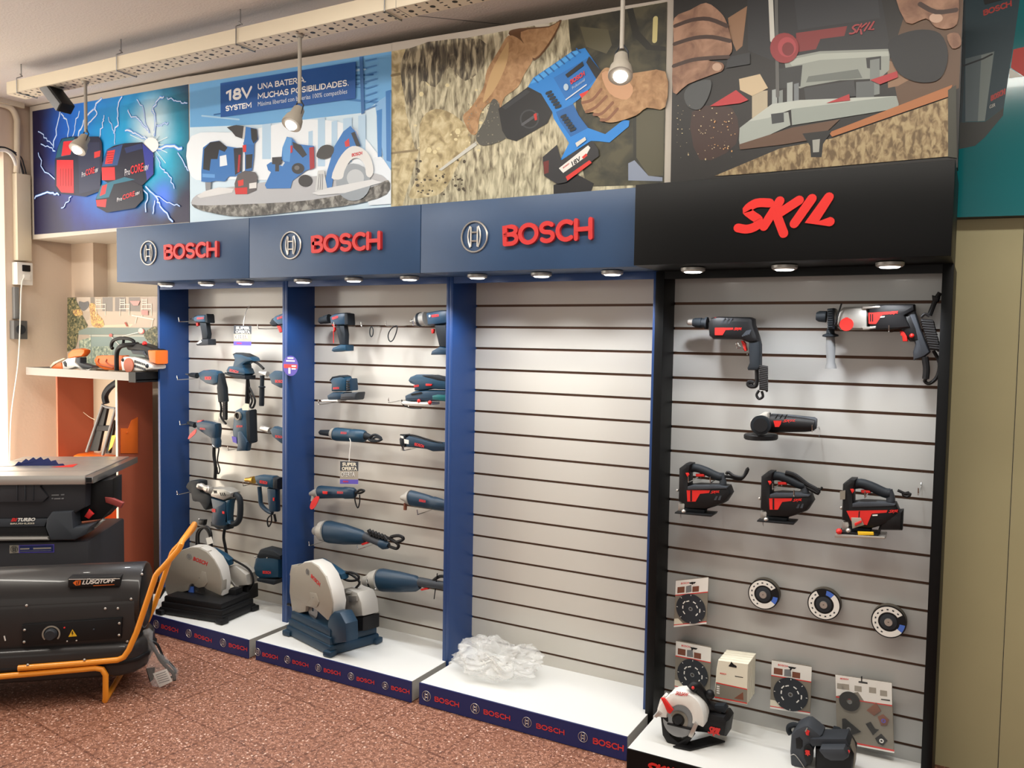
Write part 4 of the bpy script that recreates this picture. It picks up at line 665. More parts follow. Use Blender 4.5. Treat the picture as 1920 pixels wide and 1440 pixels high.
t = tool('orbital_sander', 'long blue sander with a curved handle and red switch, right of the box-shaped sander', 'power tool', (1500, 1180))
G('tool_blue').prof([(1340, 1130), (1345, 1060), (1290, 1040), (1265, 1005), (1290, 960), (1360, 932), (1500, 935), (1640, 960), (1760, 1010), (1760, 1120), (1560, 1110), (1420, 1130)], .07).put('body', t); G('rubber').prof([(1440, 940), (1560, 938), (1700, 970), (1740, 1010), (1640, 1010), (1480, 965)], .066, -.001).put('grip_pad', t)
G('tool_navy').prof([(1225, 1190), (1340, 1135), (1480, 1125), (1760, 1130), (1760, 1260), (1230, 1260)], .085, -.005).put('lower_housing', t); G('teal').prof([(1540, 1170), (1640, 1150), (1760, 1160), (1760, 1270), (1560, 1250)], .088, -.008).put('dust_box', t); G('white').prof([(1190, 1265), (1540, 1275), (1540, 1310), (1200, 1300)], .09, -.008).put('sanding_sheet', t, 'white sanding sheet')
G('red').prof([(1490, 1045), (1570, 1048), (1560, 1072), (1490, 1070)], .01, -.006, .002).put('switch', t); G('red').dot((1410, 1255), .009, -.004).dot((1545, 1275), .010, -.008).put('clamp_knob', t); G('black').prof([(1310, 1170), (1440, 1145), (1450, 1162), (1320, 1188)], .002, -.007, 0).put('vent_slots', t); G('letter_red').word('BOSCH', (1350, 1090), (1410, 1082), (1350, 1060), -.001, bold=.02).put('printed_logo', t)
G('black').tube([(1200, 1240), (1215, 1300), (1300, 1340), (1440, 1345)], .003).put('wire_clip', t)
hook((729, 748), 'chrome hook at the front of the long blue sander')
crop(570, 770, 6.857, -.13)
t = tool('straight_grinder', 'slim blue straight grinder with a folded cable, above the second bay tag', 'power tool', (560, 330))
G('tool_blue').cyl((395, 300), (790, 330), [(0, 82), (.08, 88), (.5, 82), (.6, 78), (.62, 84), (.95, 78), (1, 60)], .04, sq=.85).put('motor_housing', t); G('cast').cyl((345, 285), (400, 298), [(0, 40), (.3, 66), (1, 82)], .04).put('front_flange', t); G('rubber').cyl((195, 278), (350, 290), [(0, 14), (.12, 32), (1, 44)], .04).put('spindle_nose', t)
G('rubber').cyl((790, 325), (870, 345), [(0, 50), (1, 28)], .04).tube([(850, 330, .03), (920, 310, .03), (990, 350, .03), (960, 390, .03), (880, 370, .03), (930, 340, .03), (1000, 370, .03), (900, 395, .03), (830, 370, .03)], .006).put('power_cord', t); G('letter_red').word('BOSCH', (470, 300), (545, 305), (475, 268), -.006, bold=.03).put('printed_logo', t)
t = tool('hang_tag', 'purple and white promotional tag hanging from the straight grinder', 'price tag', (580, 800), 'promotional tags on plastic ties'); S['Y'] = -.15
hang_tag(t, (465, 650), (700, 655), (695, 950), (462, 940), [(585, 355, 0), (600, 410, 0), (588, 520, 0), (580, 655, 0)]); S['Y'] = -.13
t = tool('multi_tool', 'slim dark blue oscillating tool with a cable along its top, right in the second bay', 'power tool', (1500, 430))
G('tool_navy').prof([(1290, 350), (1340, 320), (1430, 345), (1640, 400), (1900, 430), (1900, 520), (1640, 530), (1560, 500), (1400, 480), (1300, 470)], .05).put('motor_housing', t); G('rubber').prof([(1210, 360), (1240, 310), (1300, 305), (1300, 470), (1240, 480), (1215, 430)], .055, -.002).put('gear_head', t); G('white').prof([(1285, 365), (1345, 378), (1345, 430), (1290, 420)], .002, -.002, 0).prof([(1240, 320), (1275, 330), (1280, 360), (1245, 350)], .002, -.003, 0).put('label_plate', t)
G('cast').cyl((1255, 470), (1258, 515), [(0, 20), (.4, 30), (1, 36)], .026).put('spindle', t); G('black').tube([(1240, 312, .01), (1400, 315, .01), (1560, 360, .01), (1680, 395, .01), (1780, 420, .01)], .004).put('power_cord', t); G('letter_red').word('BOSCH', (1420, 450), (1540, 480), (1425, 408), -.001, bold=.04).put('printed_logo', t)
hook((757, 838), 'chrome hook under the oscillating tool')
t = tool('angle_grinder', 'small blue angle grinder with a red hanging tag, left in the second bay', 'power tool', (450, 1050))
G('tool_navy').cyl((195, 1045), (660, 1060), [(0, 78), (.05, 84), (.5, 72), (.7, 70), (.72, 76), (.95, 70), (1, 50)], .035, sq=.8).put('motor_housing', t); G('cast').cyl((80, 1070), (200, 1050), [(0, 26), (.4, 46), (.9, 60), (1, 80)], .035).cyl((120, 1090), (118, 1160), [(0, 26), (1, 34)], .03).put('gear_head', t); G('red').prof([(235, 1035), (300, 1040), (295, 1075), (240, 1070)], .004, -.006, .001).put('switch', t)
G('red').prof([(75, 1240), (95, 1170), (150, 1105), (190, 1110), (185, 1150), (140, 1240), (95, 1270)], .003, -.03, 0, sm=4).put('hanging_tag', t, 'red hanging tag'); G('letter_red').word('BOSCH', (425, 1068), (500, 1072), (428, 1034), -.005, bold=.03).put('printed_logo', t)
G('black').tube([(660, 1060, .03), (720, 1020, .03), (775, 1030, .03), (720, 1060, .03), (660, 1050, .03)], .006).tube([(665, 1070, .03), (655, 1150, .03), (690, 1250, .03), (715, 1180, .03), (715, 1080, .03)], .0035).put('power_cord', t)
t = tool('angle_grinder', 'blue angle grinder with a pale gear head, right side under the oscillating tool', 'power tool', (1500, 1150))
G('tool_navy').cyl((1370, 1120), (1860, 1230), [(0, 96), (.06, 100), (.5, 84), (.6, 76), (.62, 84), (.95, 70), (1, 56)], .04, sq=.85).put('motor_housing', t); G('cast').cyl((1250, 1120), (1375, 1120), [(0, 26), (.3, 48), (.55, 58), (.6, 78), (1, 100)], .04).put('gear_head', t); G('brown').cyl((1305, 1190), (1300, 1275), [(0, 24), (1, 22)], .035).put('side_handle_stub', t); G('letter_red').word('BOSCH', (1480, 1170), (1560, 1185), (1484, 1134), -.006, bold=.03).put('printed_logo', t)
hook((783, 958), 'chrome hook under the grinder with the pale gear head')
crop(530, 950, 4.966, -.16)
t = tool('large_angle_grinder', 'large blue angle grinder with a coiled cable, above the blue-based chop saw', 'power tool', (560, 280))
G('tool_navy').cyl((410, 230), (770, 290), [(0, 98), (.08, 104), (.5, 92), (.9, 66), (1, 40)], .06, sq=.8).put('motor_housing', t); G('cast').cyl((290, 225), (415, 228), [(0, 30), (.05, 38), (.5, 62), (.55, 80), (.6, 90), (1, 100)], .06).put('gear_head', t); G('rubber').cyl((370, 232), (385, 232), [(0, 84), (1, 86)], .06).put('flange_ring', t)
G('char').cyl((765, 275), (920, 340), [(0, 40), (.5, 36), (1, 38)], .06).put('rear_handle', t); G('tool_navy').cyl((910, 335), (985, 365), [(0, 42), (.5, 50), (1, 30)], .06).put('handle_end', t); G('red').prof([(720, 345), (790, 325), (790, 345), (740, 362)], .02, .05, .004).put('trigger', t)
g = G('black').tube([(980, 365, .06), (1060, 390, .06), (1075, 350, .06), (1000, 290, .06), (1080, 270, .06), (1125, 300, .06), (1060, 330, .06), (1000, 300, .06), (930, 270, .06)], .008)
for k in range(6): g.tube([(800+k*28, 215+k*11, .05), (830+k*28, 265+k*9, .05)], .010, sm=0)
g.put('power_cord', t)
hook((580, 1017), 'left of the two hooks under the large grinder with the coiled cable'); hook((671, 1024), 'right of the two hooks under the large grinder with the coiled cable')
t = tool('large_angle_grinder', 'large blue angle grinder with a cast grey head, right of the blue-based chop saw', 'power tool', (1080, 720))
G('tool_navy').cyl((905, 680), (1280, 720), [(0, 100), (.08, 106), (.5, 94), (.9, 72), (1, 44)], .06, sq=.8).put('motor_housing', t); G('cast').cyl((755, 695), (910, 680), [(0, 36), (.05, 44), (.45, 66), (.5, 84), (1, 102)], .06).put('gear_head', t); G('rubber').cyl((840, 690), (856, 688), [(0, 88), (1, 90)], .06).put('flange_ring', t); G('char').cyl((1275, 700), (1560, 745), [(0, 44), (.5, 38), (1, 40)], .06).put('rear_handle', t); G('red').prof([(1275, 770), (1340, 750), (1360, 770), (1290, 785)], .02, .05, .004).put('trigger', t)
G('black').tube([(1400, 690, .06), (1460, 650, .06), (1520, 660, .06), (1500, 720, .06), (1420, 720, .06)], .008).tube([(1440, 620, .05), (1410, 860, .05)], .0025).put('power_cord', t); G('alu').dot((865, 770), .006, .0).dot((800, 760), .006, 0).put('screw', t)
hook((688, 1088), 'chrome hook under the grinder with the cast grey head')
# ---------------------------------------------------------------- black stand: tools
def red_flash(g, pts):                  # red printed side panel
    return g.use('skil_red').prof(pts, .002, -.0012, 0)
def skil_word(g, bl, br, tl, dy=-.0015, m='skil_red'):
    g.use(m); P0 = T(bl, dy); return skil(g, P0, T(br, dy)-P0, T(tl, dy)-P0, .0006, .10)
crop(1250, 520, 3.491, -.235)
t = tool('hammer_drill', 'black and red corded drill with a coiled cable, top left of the black stand', 'power tool', (430, 330))
b = G('black').prof([(265, 300), (285, 265), (330, 256), (540, 260), (562, 270), (565, 310), (590, 380), (600, 420), (540, 430), (480, 405), (300, 405), (270, 380)], .07).put('motor_housing', t)
g = G('char')
for k in range(3): g.prof([(352+k*24, 302), (362+k*24, 302), (386+k*24, 268), (376+k*24, 268)], .003, -.001, 0)
for k in range(4): g.prof([(490+k*14, 385-k*4), (498+k*14, 388-k*4), (530+k*8, 350-k*2), (522+k*8, 348-k*2)], .003, -.001, 0)
g.put('vent_ribs', t); red_flash(G(), [(315, 330), (435, 330), (432, 342), (385, 345), (365, 378), (315, 378)]).put('side_panel', b, 'red side panel'); skil_word(G(), (438, 348), (490, 348), (440, 330)).put('printed_logo', b)
G('rubber').cyl((172, 295), (268, 300), [(0, 24), (.15, 30), (.6, 34), (.62, 30), (.85, 30), (.87, 40), (1, 40)], .035).put('chuck', t); G('alu').cyl((135, 292), (175, 295), [(0, 12), (.2, 20), (1, 22)], .035).put('chuck_jaw', t)
G('skil_red').prof([(310, 262), (358, 260), (350, 275), (320, 277)], .02, .01).put('mode_switch', t); G('skil_red').prof([(490, 430), (515, 430), (524, 480), (508, 485)], .02, .025).prof([(485, 415), (500, 415), (520, 440), (495, 440)], .02, .025, .001).put('trigger', t)
G('rubber').prof([(535, 415), (595, 385), (608, 440), (608, 590), (590, 608), (530, 608), (525, 595), (540, 560), (535, 470)], .05, .01).put('handle', t)
g = G('black').tube([(590, 600, .03), (588, 700, .03), (560, 715, .03), (535, 705, .03), (540, 685, .03), (570, 690, .03)], .008).tube([(605, 740, .02), (588, 770, .02), (605, 795, .02), (630, 780, .02), (622, 745, .02)], .005)
for k in range(13): g.tube([(608, 582+k*12, .012), (658, 590+k*12, .012), (655, 598+k*12, .03)], .0055, sm=0)
g.put('power_cord', t); G('alu').dot((462, 437), .006, -.01).tube([(462, 437, -.01), (490, 460, .0), (530, 495, .1)], .0022).put('hook_wire', t)
t = tool('rotary_hammer', 'silver, black and red rotary hammer with a grey side handle, in the black stand', 'power tool', (1300, 330))
b = G('silver').prof([(1110, 230), (1150, 195), (1320, 185), (1320, 345), (1130, 345), (1100, 310)], .085).put('gear_housing', t); G('alu').prof([(1280, 190), (1395, 186), (1400, 200), (1280, 208)], .05, -.004).put('housing_strip', t); G('alu').prof([(1278, 325), (1370, 318), (1368, 335), (1285, 345)], .05, -.004).put('housing_strip', t)
G('black').prof([(1318, 185), (1400, 176), (1620, 174), (1625, 215), (1560, 250), (1600, 330), (1330, 345), (1318, 300)], .085).put('motor_housing', t); red_flash(G(), [(1320, 232), (1500, 222), (1495, 236), (1410, 246), (1370, 305), (1322, 305)]).use('black').prof([(1330, 240), (1338, 240), (1338, 290), (1330, 290)], .002, -.002, 0).prof([(1344, 240), (1352, 240), (1352, 290), (1344, 290)], .002, -.002, 0).use('white').prof([(1400, 256), (1428, 254), (1424, 262), (1398, 263)], .002, -.002, 0).put('side_panel', t, 'red side panel'); skil_word(G(), (1460, 245), (1512, 242), (1462, 224)).put('printed_logo', t)
G('skil_red').disc(T((1178, 308), 0), (0, -1, 0), .023, 0, .006, 28).prof([(1168, 262), (1188, 262), (1186, 280), (1170, 280)], .006, -.005, .001).put('mode_dial', t, 'red dial')
G('rubber').cyl((980, 255), (1045, 258), [(0, 26), (.3, 36), (1, 38)], .042).put('chuck', t)
g = G('rubber').prof([(1048, 205), (1090, 200), (1095, 340), (1050, 345)], .09, -.004)
for k in range(8): g.prof([(1052, 214+k*15), (1086, 212+k*15), (1086, 220+k*15), (1052, 222+k*15)], .004, -.007, .001)
g.put('collar', t); G('alu').cyl((1095, 265), (1115, 265), [(0, 52), (1, 56)], .042).put('neck_ring', t)
G('rubber').cyl((1072, 340), (1072, 392), [(0, 24), (.5, 26), (.7, 50), (.9, 50), (1, 26)], .042).put('handle_flange', t); G('grey').cyl((1072, 390), (1075, 598), [(0, 26), (.3, 30), (.8, 26), (.92, 34), (1, 36)], .042).put('side_handle', t)
G('black').tube([(1145, 170, -.004), (1100, 310, -.004)], .003).put('depth_stop', t)
G('char').prof([(1570, 200), (1625, 215), (1660, 330), (1725, 490), (1690, 520), (1615, 545), (1610, 490), (1625, 440), (1600, 350), (1570, 270)], .05, .015).put('handle', t); G('black').prof([(1540, 250), (1600, 240), (1640, 330), (1660, 420), (1590, 420), (1530, 340)], .06, .01).put('rear_housing', t)
G('skil_red').prof([(1525, 350), (1570, 345), (1578, 420), (1545, 420), (1540, 385), (1530, 380)], .025, .02).put('trigger', t); G('skil_red').dot((1605, 382), .008, .012).put('lock_button', t)
g = G('black').tube([(1690, 520, .03), (1700, 600, .03), (1695, 665, .03)], .011).tube([(1745, 480, .04), (1785, 560, .04), (1770, 650, .04), (1720, 695, .04), (1690, 680, .04), (1700, 660, .03)], .006).tube([(1790, 100, .04), (1760, 150, .04), (1720, 250, .04)], .008).prof([(1735, 115), (1790, 130), (1780, 160), (1740, 165)], .03, .03).tube([(1665, 262, .02), (1690, 240, .02), (1720, 255, .02)], .005)
for k in range(12): g.tube([(1664+k*5, 285+k*16, .02), (1735+k*4, 290+k*16, .02), (1738+k*4, 298+k*16, .045)], .0075, sm=0)
g.put('power_cord', t)
hook((1382, 644), 'chrome hook at the trigger of the black and red corded drill', -.1); hook((1667, 613), 'chrome hook under the silver rotary hammer', -.1)
crop(1250, 750, 5.54, -.235)
t = tool('angle_grinder', 'black and grey angle grinder alone in the second row of the black stand', 'power tool', (1250, 260))
G('black').cyl((1060, 240), (1540, 262), [(0, 92), (.1, 96), (.5, 84), (.8, 74), (1, 60)], .045, sq=.8).put('motor_housing', t)
g = G('char').cyl((1090, 205), (1560, 245), [(0, 66), (.5, 70), (.95, 64), (1, 50)], .05, sq=.6)
for k in range(3): g.use('black').prof([(1120+k*48, 195), (1135+k*48, 195), (1162+k*48, 150), (1148+k*48, 150)], .004, -.004, .001)
g.put('top_shell', t); red_flash(G(), [(1108, 215), (1195, 215), (1185, 250), (1165, 280), (1125, 280)]).put('side_panel', t); skil_word(G(), (1205, 236), (1335, 232), (1207, 206), -.006).put('printed_logo', t)
G('cast').prof([(905, 185), (1000, 130), (1050, 130), (1060, 190), (1000, 320), (870, 325), (856, 280), (858, 215)], .06, .01).put('gear_head', t); G('rubber').cyl((1000, 200), (1060, 215), [(0, 70), (1, 84)], .045).disc(T((985, 258), -.006), (0, -1, 0), .036, .02, .02, 26).put('handle_collar', t); G('black').turn(T((975, 262), 0), T((975, 262), -.05), [(0, .024), (1, .025)], 20).put('handle_socket', t)
G('black').turn(T((978, 352), .035), T((978, 408), .035), [(0, .058), (.2, .062), (.8, .062), (1, .058)], 28).put('wheel_guard', t)
hook((1523, 800), 'chrome hook under the grinder of the black stand', -.1)
def jigsaw(label, dx, dy, k=1.0, big=False):
    A = lambda *p: [((x-120)*k+120+dx, (y-660)*k+660+dy) for x, y in p]
    a1 = lambda x, y, d=0: ((x-120)*k+120+dx, (y-660)*k+660+dy, d)
    t = tool('jigsaw', label, 'power tool', a1(380, 1150)[:2], 'black and red jigsaws in the black stand')
    G('black').prof(A((120, 715), (190, 662), (250, 665), (240, 720), (225, 780), (225, 890), (310, 880), (560, 890), (630, 900), (660, 975), (600, 1070), (500, 1110), (400, 1140), (190, 1130), (165, 1075), (112, 1060)), .075).put('body', t)
    G('char').prof(A((215, 900), (270, 885), (520, 888), (630, 905), (620, 925), (215, 935)), .06, -.004, .006).put('top_rail', t)
    G('rubber').tube([a1(215, 715, .037), a1(300, 705, .037), a1(400, 735, .037), a1(520, 790, .037), a1(580, 800, .037)], .0165*k, seg=12).put('grip', t); G('char').tube([a1(560, 765, .037), a1(585, 850, .037), a1(575, 910, .037)], .0135*k, seg=10).put('rear_post', t)
    if not big:
        red_flash(G(), A((208, 938), (450, 938), (440, 965), (345, 975), (300, 1055), (215, 1055))).use('black').prof(A((245, 940), (262, 940), (262, 1052), (245, 1052)), .002, -.002, 0).use('char').prof(A((490, 1040), (510, 1000), (530, 1000), (515, 1040)), .002, -.001, 0).prof(A((530, 1040), (550, 995), (570, 995), (555, 1040)), .002, -.001, 0).put('side_panel', t, 'red side panel')
        skil_word(G(), a1(455, 975)[:2], a1(545, 970)[:2], a1(458, 945)[:2], -.003).put('printed_logo', t)
    G('skil_red').prof(A((195, 758), (225, 755), (235, 775), (215, 800)), .004, -.003, .001).put('lock_button', t); G('skil_red').prof(A((295, 770), (390, 765), (390, 800), (300, 800)), .02, .025).put('trigger', t)
    G('alu').prof(A((115, 1070), (190, 1070), (185, 1165), (112, 1165)), .03, .02).put('blade_guard', t); G('steel').prof(A((135, 1075), (150, 1075), (150, 1230), (140, 1210)), .002, .035, 0).put('saw_blade', t)
    G('black').prof(A((85, 1165), (470, 1195), (460, 1215), (80, 1180)), .085, -.01, .002).put('base_shoe', t); G('rubber').prof(A((180, 1120), (400, 1140), (390, 1180), (190, 1165)), .04, .015).put('shoe_bracket', t); G('alu').dot(a1(178, 1158), .009*k, -.002).put('screw', t)
    G('alu').dot(a1(112, 938), .006*k, .02).put('side_screw', t)
    return t, A, a1
S['Y'] = -.235
t, A, a1 = jigsaw('leftmost of the three black and red jigsaws, its cable lifting to the right', 0, 0)
G('black').tube([(580, 790, .037), (660, 800, .04), (760, 825, .04), (820, 770, .04), (845, 715, .04), (830, 730, .04), (790, 800, .03), (700, 790, .03), (640, 750, .03), (620, 770, .03)], .006).put('power_cord', t)
hook((1291, 896), 'left chrome hook in the grip of the leftmost jigsaw', -.1); hook((1332, 897), 'right chrome hook in the grip of the leftmost jigsaw', -.1)
t, A, a1 = jigsaw('middle one of the three black and red jigsaws', 855, 84, 1.0)
G('black').tube([a1(580, 800, .037), a1(640, 840, .03), a1(720, 880, .03), a1(690, 840, .03), a1(600, 790, .03), a1(480, 700, .03), a1(380, 670, .03)], .009).tube([a1(620, 800, .03), a1(730, 850, .03), a1(760, 820, .03)], .004).put('power_cord', t)
hook((1449, 909), 'left chrome hook in the grip of the middle jigsaw', -.1); hook((1489, 922), 'right chrome hook in the grip of the middle jigsaw', -.1)
t, A, a1 = jigsaw('rightmost and largest of the three black and red jigsaws, with a grey selector', 1705, 160, 1.08, True)
crop(1400, 850, 5.0526)
red_flash(G(), [(945, 545), (1335, 538), (1325, 562), (1185, 572), (1140, 680), (1000, 660)]).use('black').prof([(1062, 548), (1072, 548), (1068, 610), (1058, 610)], .002, -.002, 0).use('white').prof([(1190, 582), (1240, 580), (1240, 592), (1192, 594)], .002, -.003, 0).put('side_panel', t, 'red side panel'); skil_word(G(), (1345, 568), (1432, 564), (1348, 538), -.003).put('printed_logo', t)
G('guard').prof([(990, 610), (1080, 612), (1112, 680), (1000, 715)], .006, -.008, .002).use('skil_red').prof([(1020, 665), (1085, 635), (1092, 655), (1025, 692)], .008, -.014, .002).put('selector', t, 'grey and red selector'); G('card_grey').prof([(882, 360), (935, 350), (932, 435), (885, 440)], .002, -.003, 0).put('label_plate', t); G('skil_red').dot((875, 740), .011, -.008).put('front_knob', t, 'red knob')
G('alu').prof([(840, 765), (1310, 790), (1310, 812), (835, 798)], .09, -.014, .002).put('shoe_edge', t, 'bright metal shoe'); G('yellow').prof([(1050, 742), (1200, 748), (1205, 775), (1055, 775)], .01, -.012, .001).put('spare_blade_pack', t); G('black').tube([(1430, 350, .04), (1500, 380, .04), (1550, 385, .04), (1520, 410, .04), (1480, 390, .04), (1540, 370, .04)], .005).put('power_cord', t); G('black').prof([(1300, 560), (1480, 545), (1470, 740), (1240, 735)], .07, .002).put('motor_end', t)
hook((1622, 924), 'chrome hook in the grip of the largest jigsaw', -.1); hook((1722, 918), 'white-tipped hook at the right end of the largest jigsaw', -.1)
# ---- blade cards, flap discs, sheets, accessory kit
def blade_card(label, q, dy, hole):
    """q = card corners tl tr br bl in the current crop"""
    S['Y'] = dy; t = tool('saw_blade_card', label, 'blade pack', q[3], 'round blades on hanging cards')
    U = lambda u, v, d=0: T((q[0][0]+(q[1][0]-q[0][0])*u+(q[3][0]-q[0][0])*v, q[0][1]+(q[1][1]-q[0][1])*u+(q[3][1]-q[0][1])*v), d)
    g = G('card_grey').hull([U(.04, 0), (U(.96, 0)), U(1, .03), U(1, 1), U(0, 1), U(0, .03)], Vector((0, .006, 0)))
    g.put('card', t, None, 0)
    g = G('card_grey').flat([U(0, .0, -.0002), U(1, 0, -.0002), U(1, 1, -.0002), U(0, 1, -.0002)]).use('white').flat([U(0, .01, -.0004), U(1, .01, -.0004), U(1, .32, -.0004), U(0, .32, -.0004)]).flat([U(0, .96, -.0004), U(1, .96, -.0004), U(1, 1, -.0004), U(0, 1, -.0004)]).use('card').flat([U(0, .82, -.0005), U(.12, .82, -.0005), U(.3, .96, -.0005), U(0, .96, -.0005)])
    g.use('red').flat([U(0, .31, -.0006), U(1, .31, -.0006), U(1, .33, -.0006), U(0, .33, -.0006)]).flat([U(0, .945, -.0006), U(1, .945, -.0006), U(1, .962, -.0006), U(0, .962, -.0006)]).glyphs('BOSCH', U(.16, .10, -.0006), U(.4, .10, -.0006)-U(.16, .10, -.0006), U(.16, .06, -.0006)-U(.16, .10, -.0006), ext=.0002, bold=.02)
    g.use('brown').flat([U(.06, .15, -.0006), U(.28, .15, -.0006), U(.28, .28, -.0006), U(.06, .28, -.0006)]).use('grey').flat([U(.32, .15, -.0006), U(.48, .13, -.0006), U(.5, .28, -.0006), U(.32, .29, -.0006)]).use('brown').flat([U(.52, .17, -.0006), U(.72, .17, -.0006), U(.72, .29, -.0006), U(.52, .29, -.0006)]).use('black').flat([U(.4, .075, -.0007), U(.62, .075, -.0007), U(.58, .11, -.0007), U(.44, .11, -.0007)])
    g.put('printed_front', t, None, 0)
    c = U(.5, .64); r = (U(.92, .64)-c).length*1.04; b = G('dark').disc(c, (0, -1, 0), r, r*.09, .004, 36).use('grey').disc(c+Vector((0, -.0045, 0)), (0, -1, 0), r*.14, r*.08, .0006, 20)
    b.use('white')
    for an in range(8): b.disc(c+Vector((0, -.0045, 0)), (0, -1, 0), r*.97, r*.88, .0004, 2, an*math.pi/4-.02, an*math.pi/4+.02)
    for an, rr in ((.4, .5), (.9, .55), (1.5, .5), (2.2, .52), (-.5, .5), (-1.1, .45), (-1.6, .6), (-2.2, .5)): b.disc(c+Vector((0, -.0045, 0)), (0, -1, 0), r*(rr+.07), r*rr, .0004, 4, an-.2, an+.2)
    b.put('saw_blade', t, 'dark round saw blade')
    h = U(*hole); z = h.z; G('black').wire([(h.x, h.y-.02, z+.008), (h.x, h.y-.02, z), (h.x, -.1, z+.004)], .0028, 6).put('hanger', t)
    return t
crop(1240, 1060, 3.5556)
blade_card('dark round blade card hanging alone, left of the three white-rimmed flap discs', [(97, 100), (315, 78), (305, 400), (83, 412)], -.16, (.55, .09))
crop(1200, 1180, 5.3333)
blade_card('dark round blade card directly behind the white circular saw', [(360, 112), (712, 180), (705, 690), (345, 590)], -.14, (.5, .09))
blade_card('dark round blade card between the sanding sheet packs and the accessory kit', [(1318, 305), (1718, 372), (1695, 872), (1300, 790)], -.14, (.5, .10))
crop(1240, 1060, 3.5556, -.15)
disc0 = None
for c, label in (((680, 195), 'left one of the three white-rimmed flap discs'), ((1083, 262), 'middle one of the three white-rimmed flap discs, its blue mark at the top'), ((1515, 378), 'right one of the three white-rimmed flap discs')):
    p = T(c); n = Vector((0, -1, 0)); rot = .9 if disc0 else 0
    t = thing('flap_disc', label, 'grinding disc', p, 'flap discs with white rims')
    r = .0585; G('flap').disc(p+Vector((0, .036, 0)), n, r*1.0, r*.4, .029, 40).put('abrasive_flaps', t); G('black').disc(p+Vector((0, .006, 0)), n, r, r*.3, .004, 40).put('backing_plate', t)
    a = {680: 0, 1083: -1.5, 1515: 0}[c[0]]; sg = lambda x: x
    G('white').disc(p+Vector((0, .0018, 0)), n, r*.93, r*.60, .0008, 36, -a-1.0+.05, -a-1.0+.05+2*math.pi-1.25).put('printed_rim', t, 'white printed rim'); G('chip_blue').disc(p+Vector((0, .0015, 0)), n, r*.92, r*.62, .0008, 8, -a-1.95-.25, -a-1.95+.3).put('colour_mark', t, 'blue mark')
    g = G('dark')
    for k in range(9): g.disc(p+Vector((0, .0008, 0)), n, r*.8, r*.72, .0004, 3, -a-.8+k*.42, -a-.65+k*.42)
    g.put('fine_print', t, None, 0); G('dark').turn(p+Vector((0, .004, 0)), p+Vector((0, -.004, 0)), [(0, r*.5), (.6, r*.48), (1, r*.3)], 28).put('hub', t); G('alu').turn(p+Vector((0, -.002, 0)), p+Vector((0, -.008, 0)), [(0, r*.26), (1, r*.22)], 18).put('flange_nut', t)
    disc0 = 1
    G('black').wire([p+Vector((0, -.008, 0)), Vector((p.x, -.1, p.z+.004))], .003, 6).put('hanger', t)
crop(1200, 1180, 5.3333, -.27)
for k in range(5):
    S['Y'] = -.27+k*.026; dxp = k*14; dyp = -k*4
    D = lambda *p: [(x+dxp*0, y+dyp*0) for x, y in p]
    t = tool('sanding_sheet_pack', ('front pack of the hanging sanding sheet packs, a brown triangle on it', 'second pack behind the front sanding sheet pack', 'third pack of the sanding sheet row, in the middle', 'fourth pack of the sanding sheet row from the front', 'rearmost pack of the sanding sheet row, against the slat wall')[k], 'sanding sheets', (900, 760), 'sanding sheet packs on one hook')
    f = .93**0
    pts = [(783, 305), (1085, 345), (1078, 430), (1070, 755), (742, 690), (765, 400)]
    sx = [(T(p)) for p in pts]
    base = [px(S['ox']+x/S['s'], S['oy']+y/S['s'], -.27)+Vector((0, k*.026, 0)) for x, y in pts]
    G('card').hull(base, Vector((0, .02, 0)), .002, 1).put('packet', t)
    if k == 0:
        g = G('card_grey').flat([T(p, -.0005) for p in ((760, 528), (1072, 600), (1070, 735), (745, 672))]).use('red').flat([T(p, -.0008) for p in ((760, 528), (1072, 596), (1072, 606), (760, 538))]).flat([T(p, -.0008) for p in ((745, 672), (1070, 735), (1070, 745), (744, 682))]).use('brown').flat([T(p, -.0009) for p in ((940, 690), (1030, 628), (1035, 708))]).use('white')
        for q in range(4): g.flat([T(p, -.0009) for p in ((766, 560+q*22), (795, 566+q*22), (795, 580+q*22), (766, 574+q*22))])
        g.use('red').word('BOSCH', (800, 446), (862, 456), (800, 430), -.0008, bold=.02).use('black').prof([(885, 365), (905, 340), (912, 322), (935, 350), (965, 368), (965, 385), (890, 372)], .001, -.001, 0).prof([(950, 465), (1030, 480), (1030, 486), (950, 472)], .001, -.0008, 0); g.put('printed_front', t, None, 0)
crop(1440, 1200, 5.3333, -.15)
t = tool('accessory_kit', 'large blister card of multi-tool blades, at the lower right of the black stand', 'blade pack', (960, 1100))
G('card_grey').prof([(672, 345), (1240, 430), (1262, 1130), (690, 1020)], .006, 0, .001).put('card', t)
g = G('card_grey').prof([(674, 348), (1238, 432), (1262, 1132), (690, 1022)], .0008, -.0004, 0).use('white').prof([(674, 348), (1238, 432), (1240, 650), (960, 610), (900, 520), (680, 560)], .001, -.001, 0).prof([(690, 1005), (1262, 1115), (1262, 1132), (690, 1022)], .001, -.001, 0).use('red').prof([(680, 562), (900, 600), (960, 612), (1240, 652), (1240, 664), (680, 574)], .001, -.0016, 0).prof([(688, 990), (1262, 1100), (1262, 1116), (690, 1005)], .001, -.0012, 0).word('BOSCH', (722, 392), (805, 402), (722, 375), -.002, bold=.02)
for x, y in ((690, 430), (740, 435), (865, 455), (1010, 470), (1120, 500)): g.use('guard').prof([(x, y), (x+70, y+10), (x+72, y+66), (x, y+56)], .001, -.0016, 0)
g.use('black').prof([(905, 412), (930, 412), (930, 365), (942, 365), (942, 415), (995, 425), (995, 440), (905, 426)], .002, -.002, 0).prof([(1130, 588), (1220, 600), (1220, 612), (1130, 598)], .001, -.002, 0); g.put('printed_front', t, None, 0)
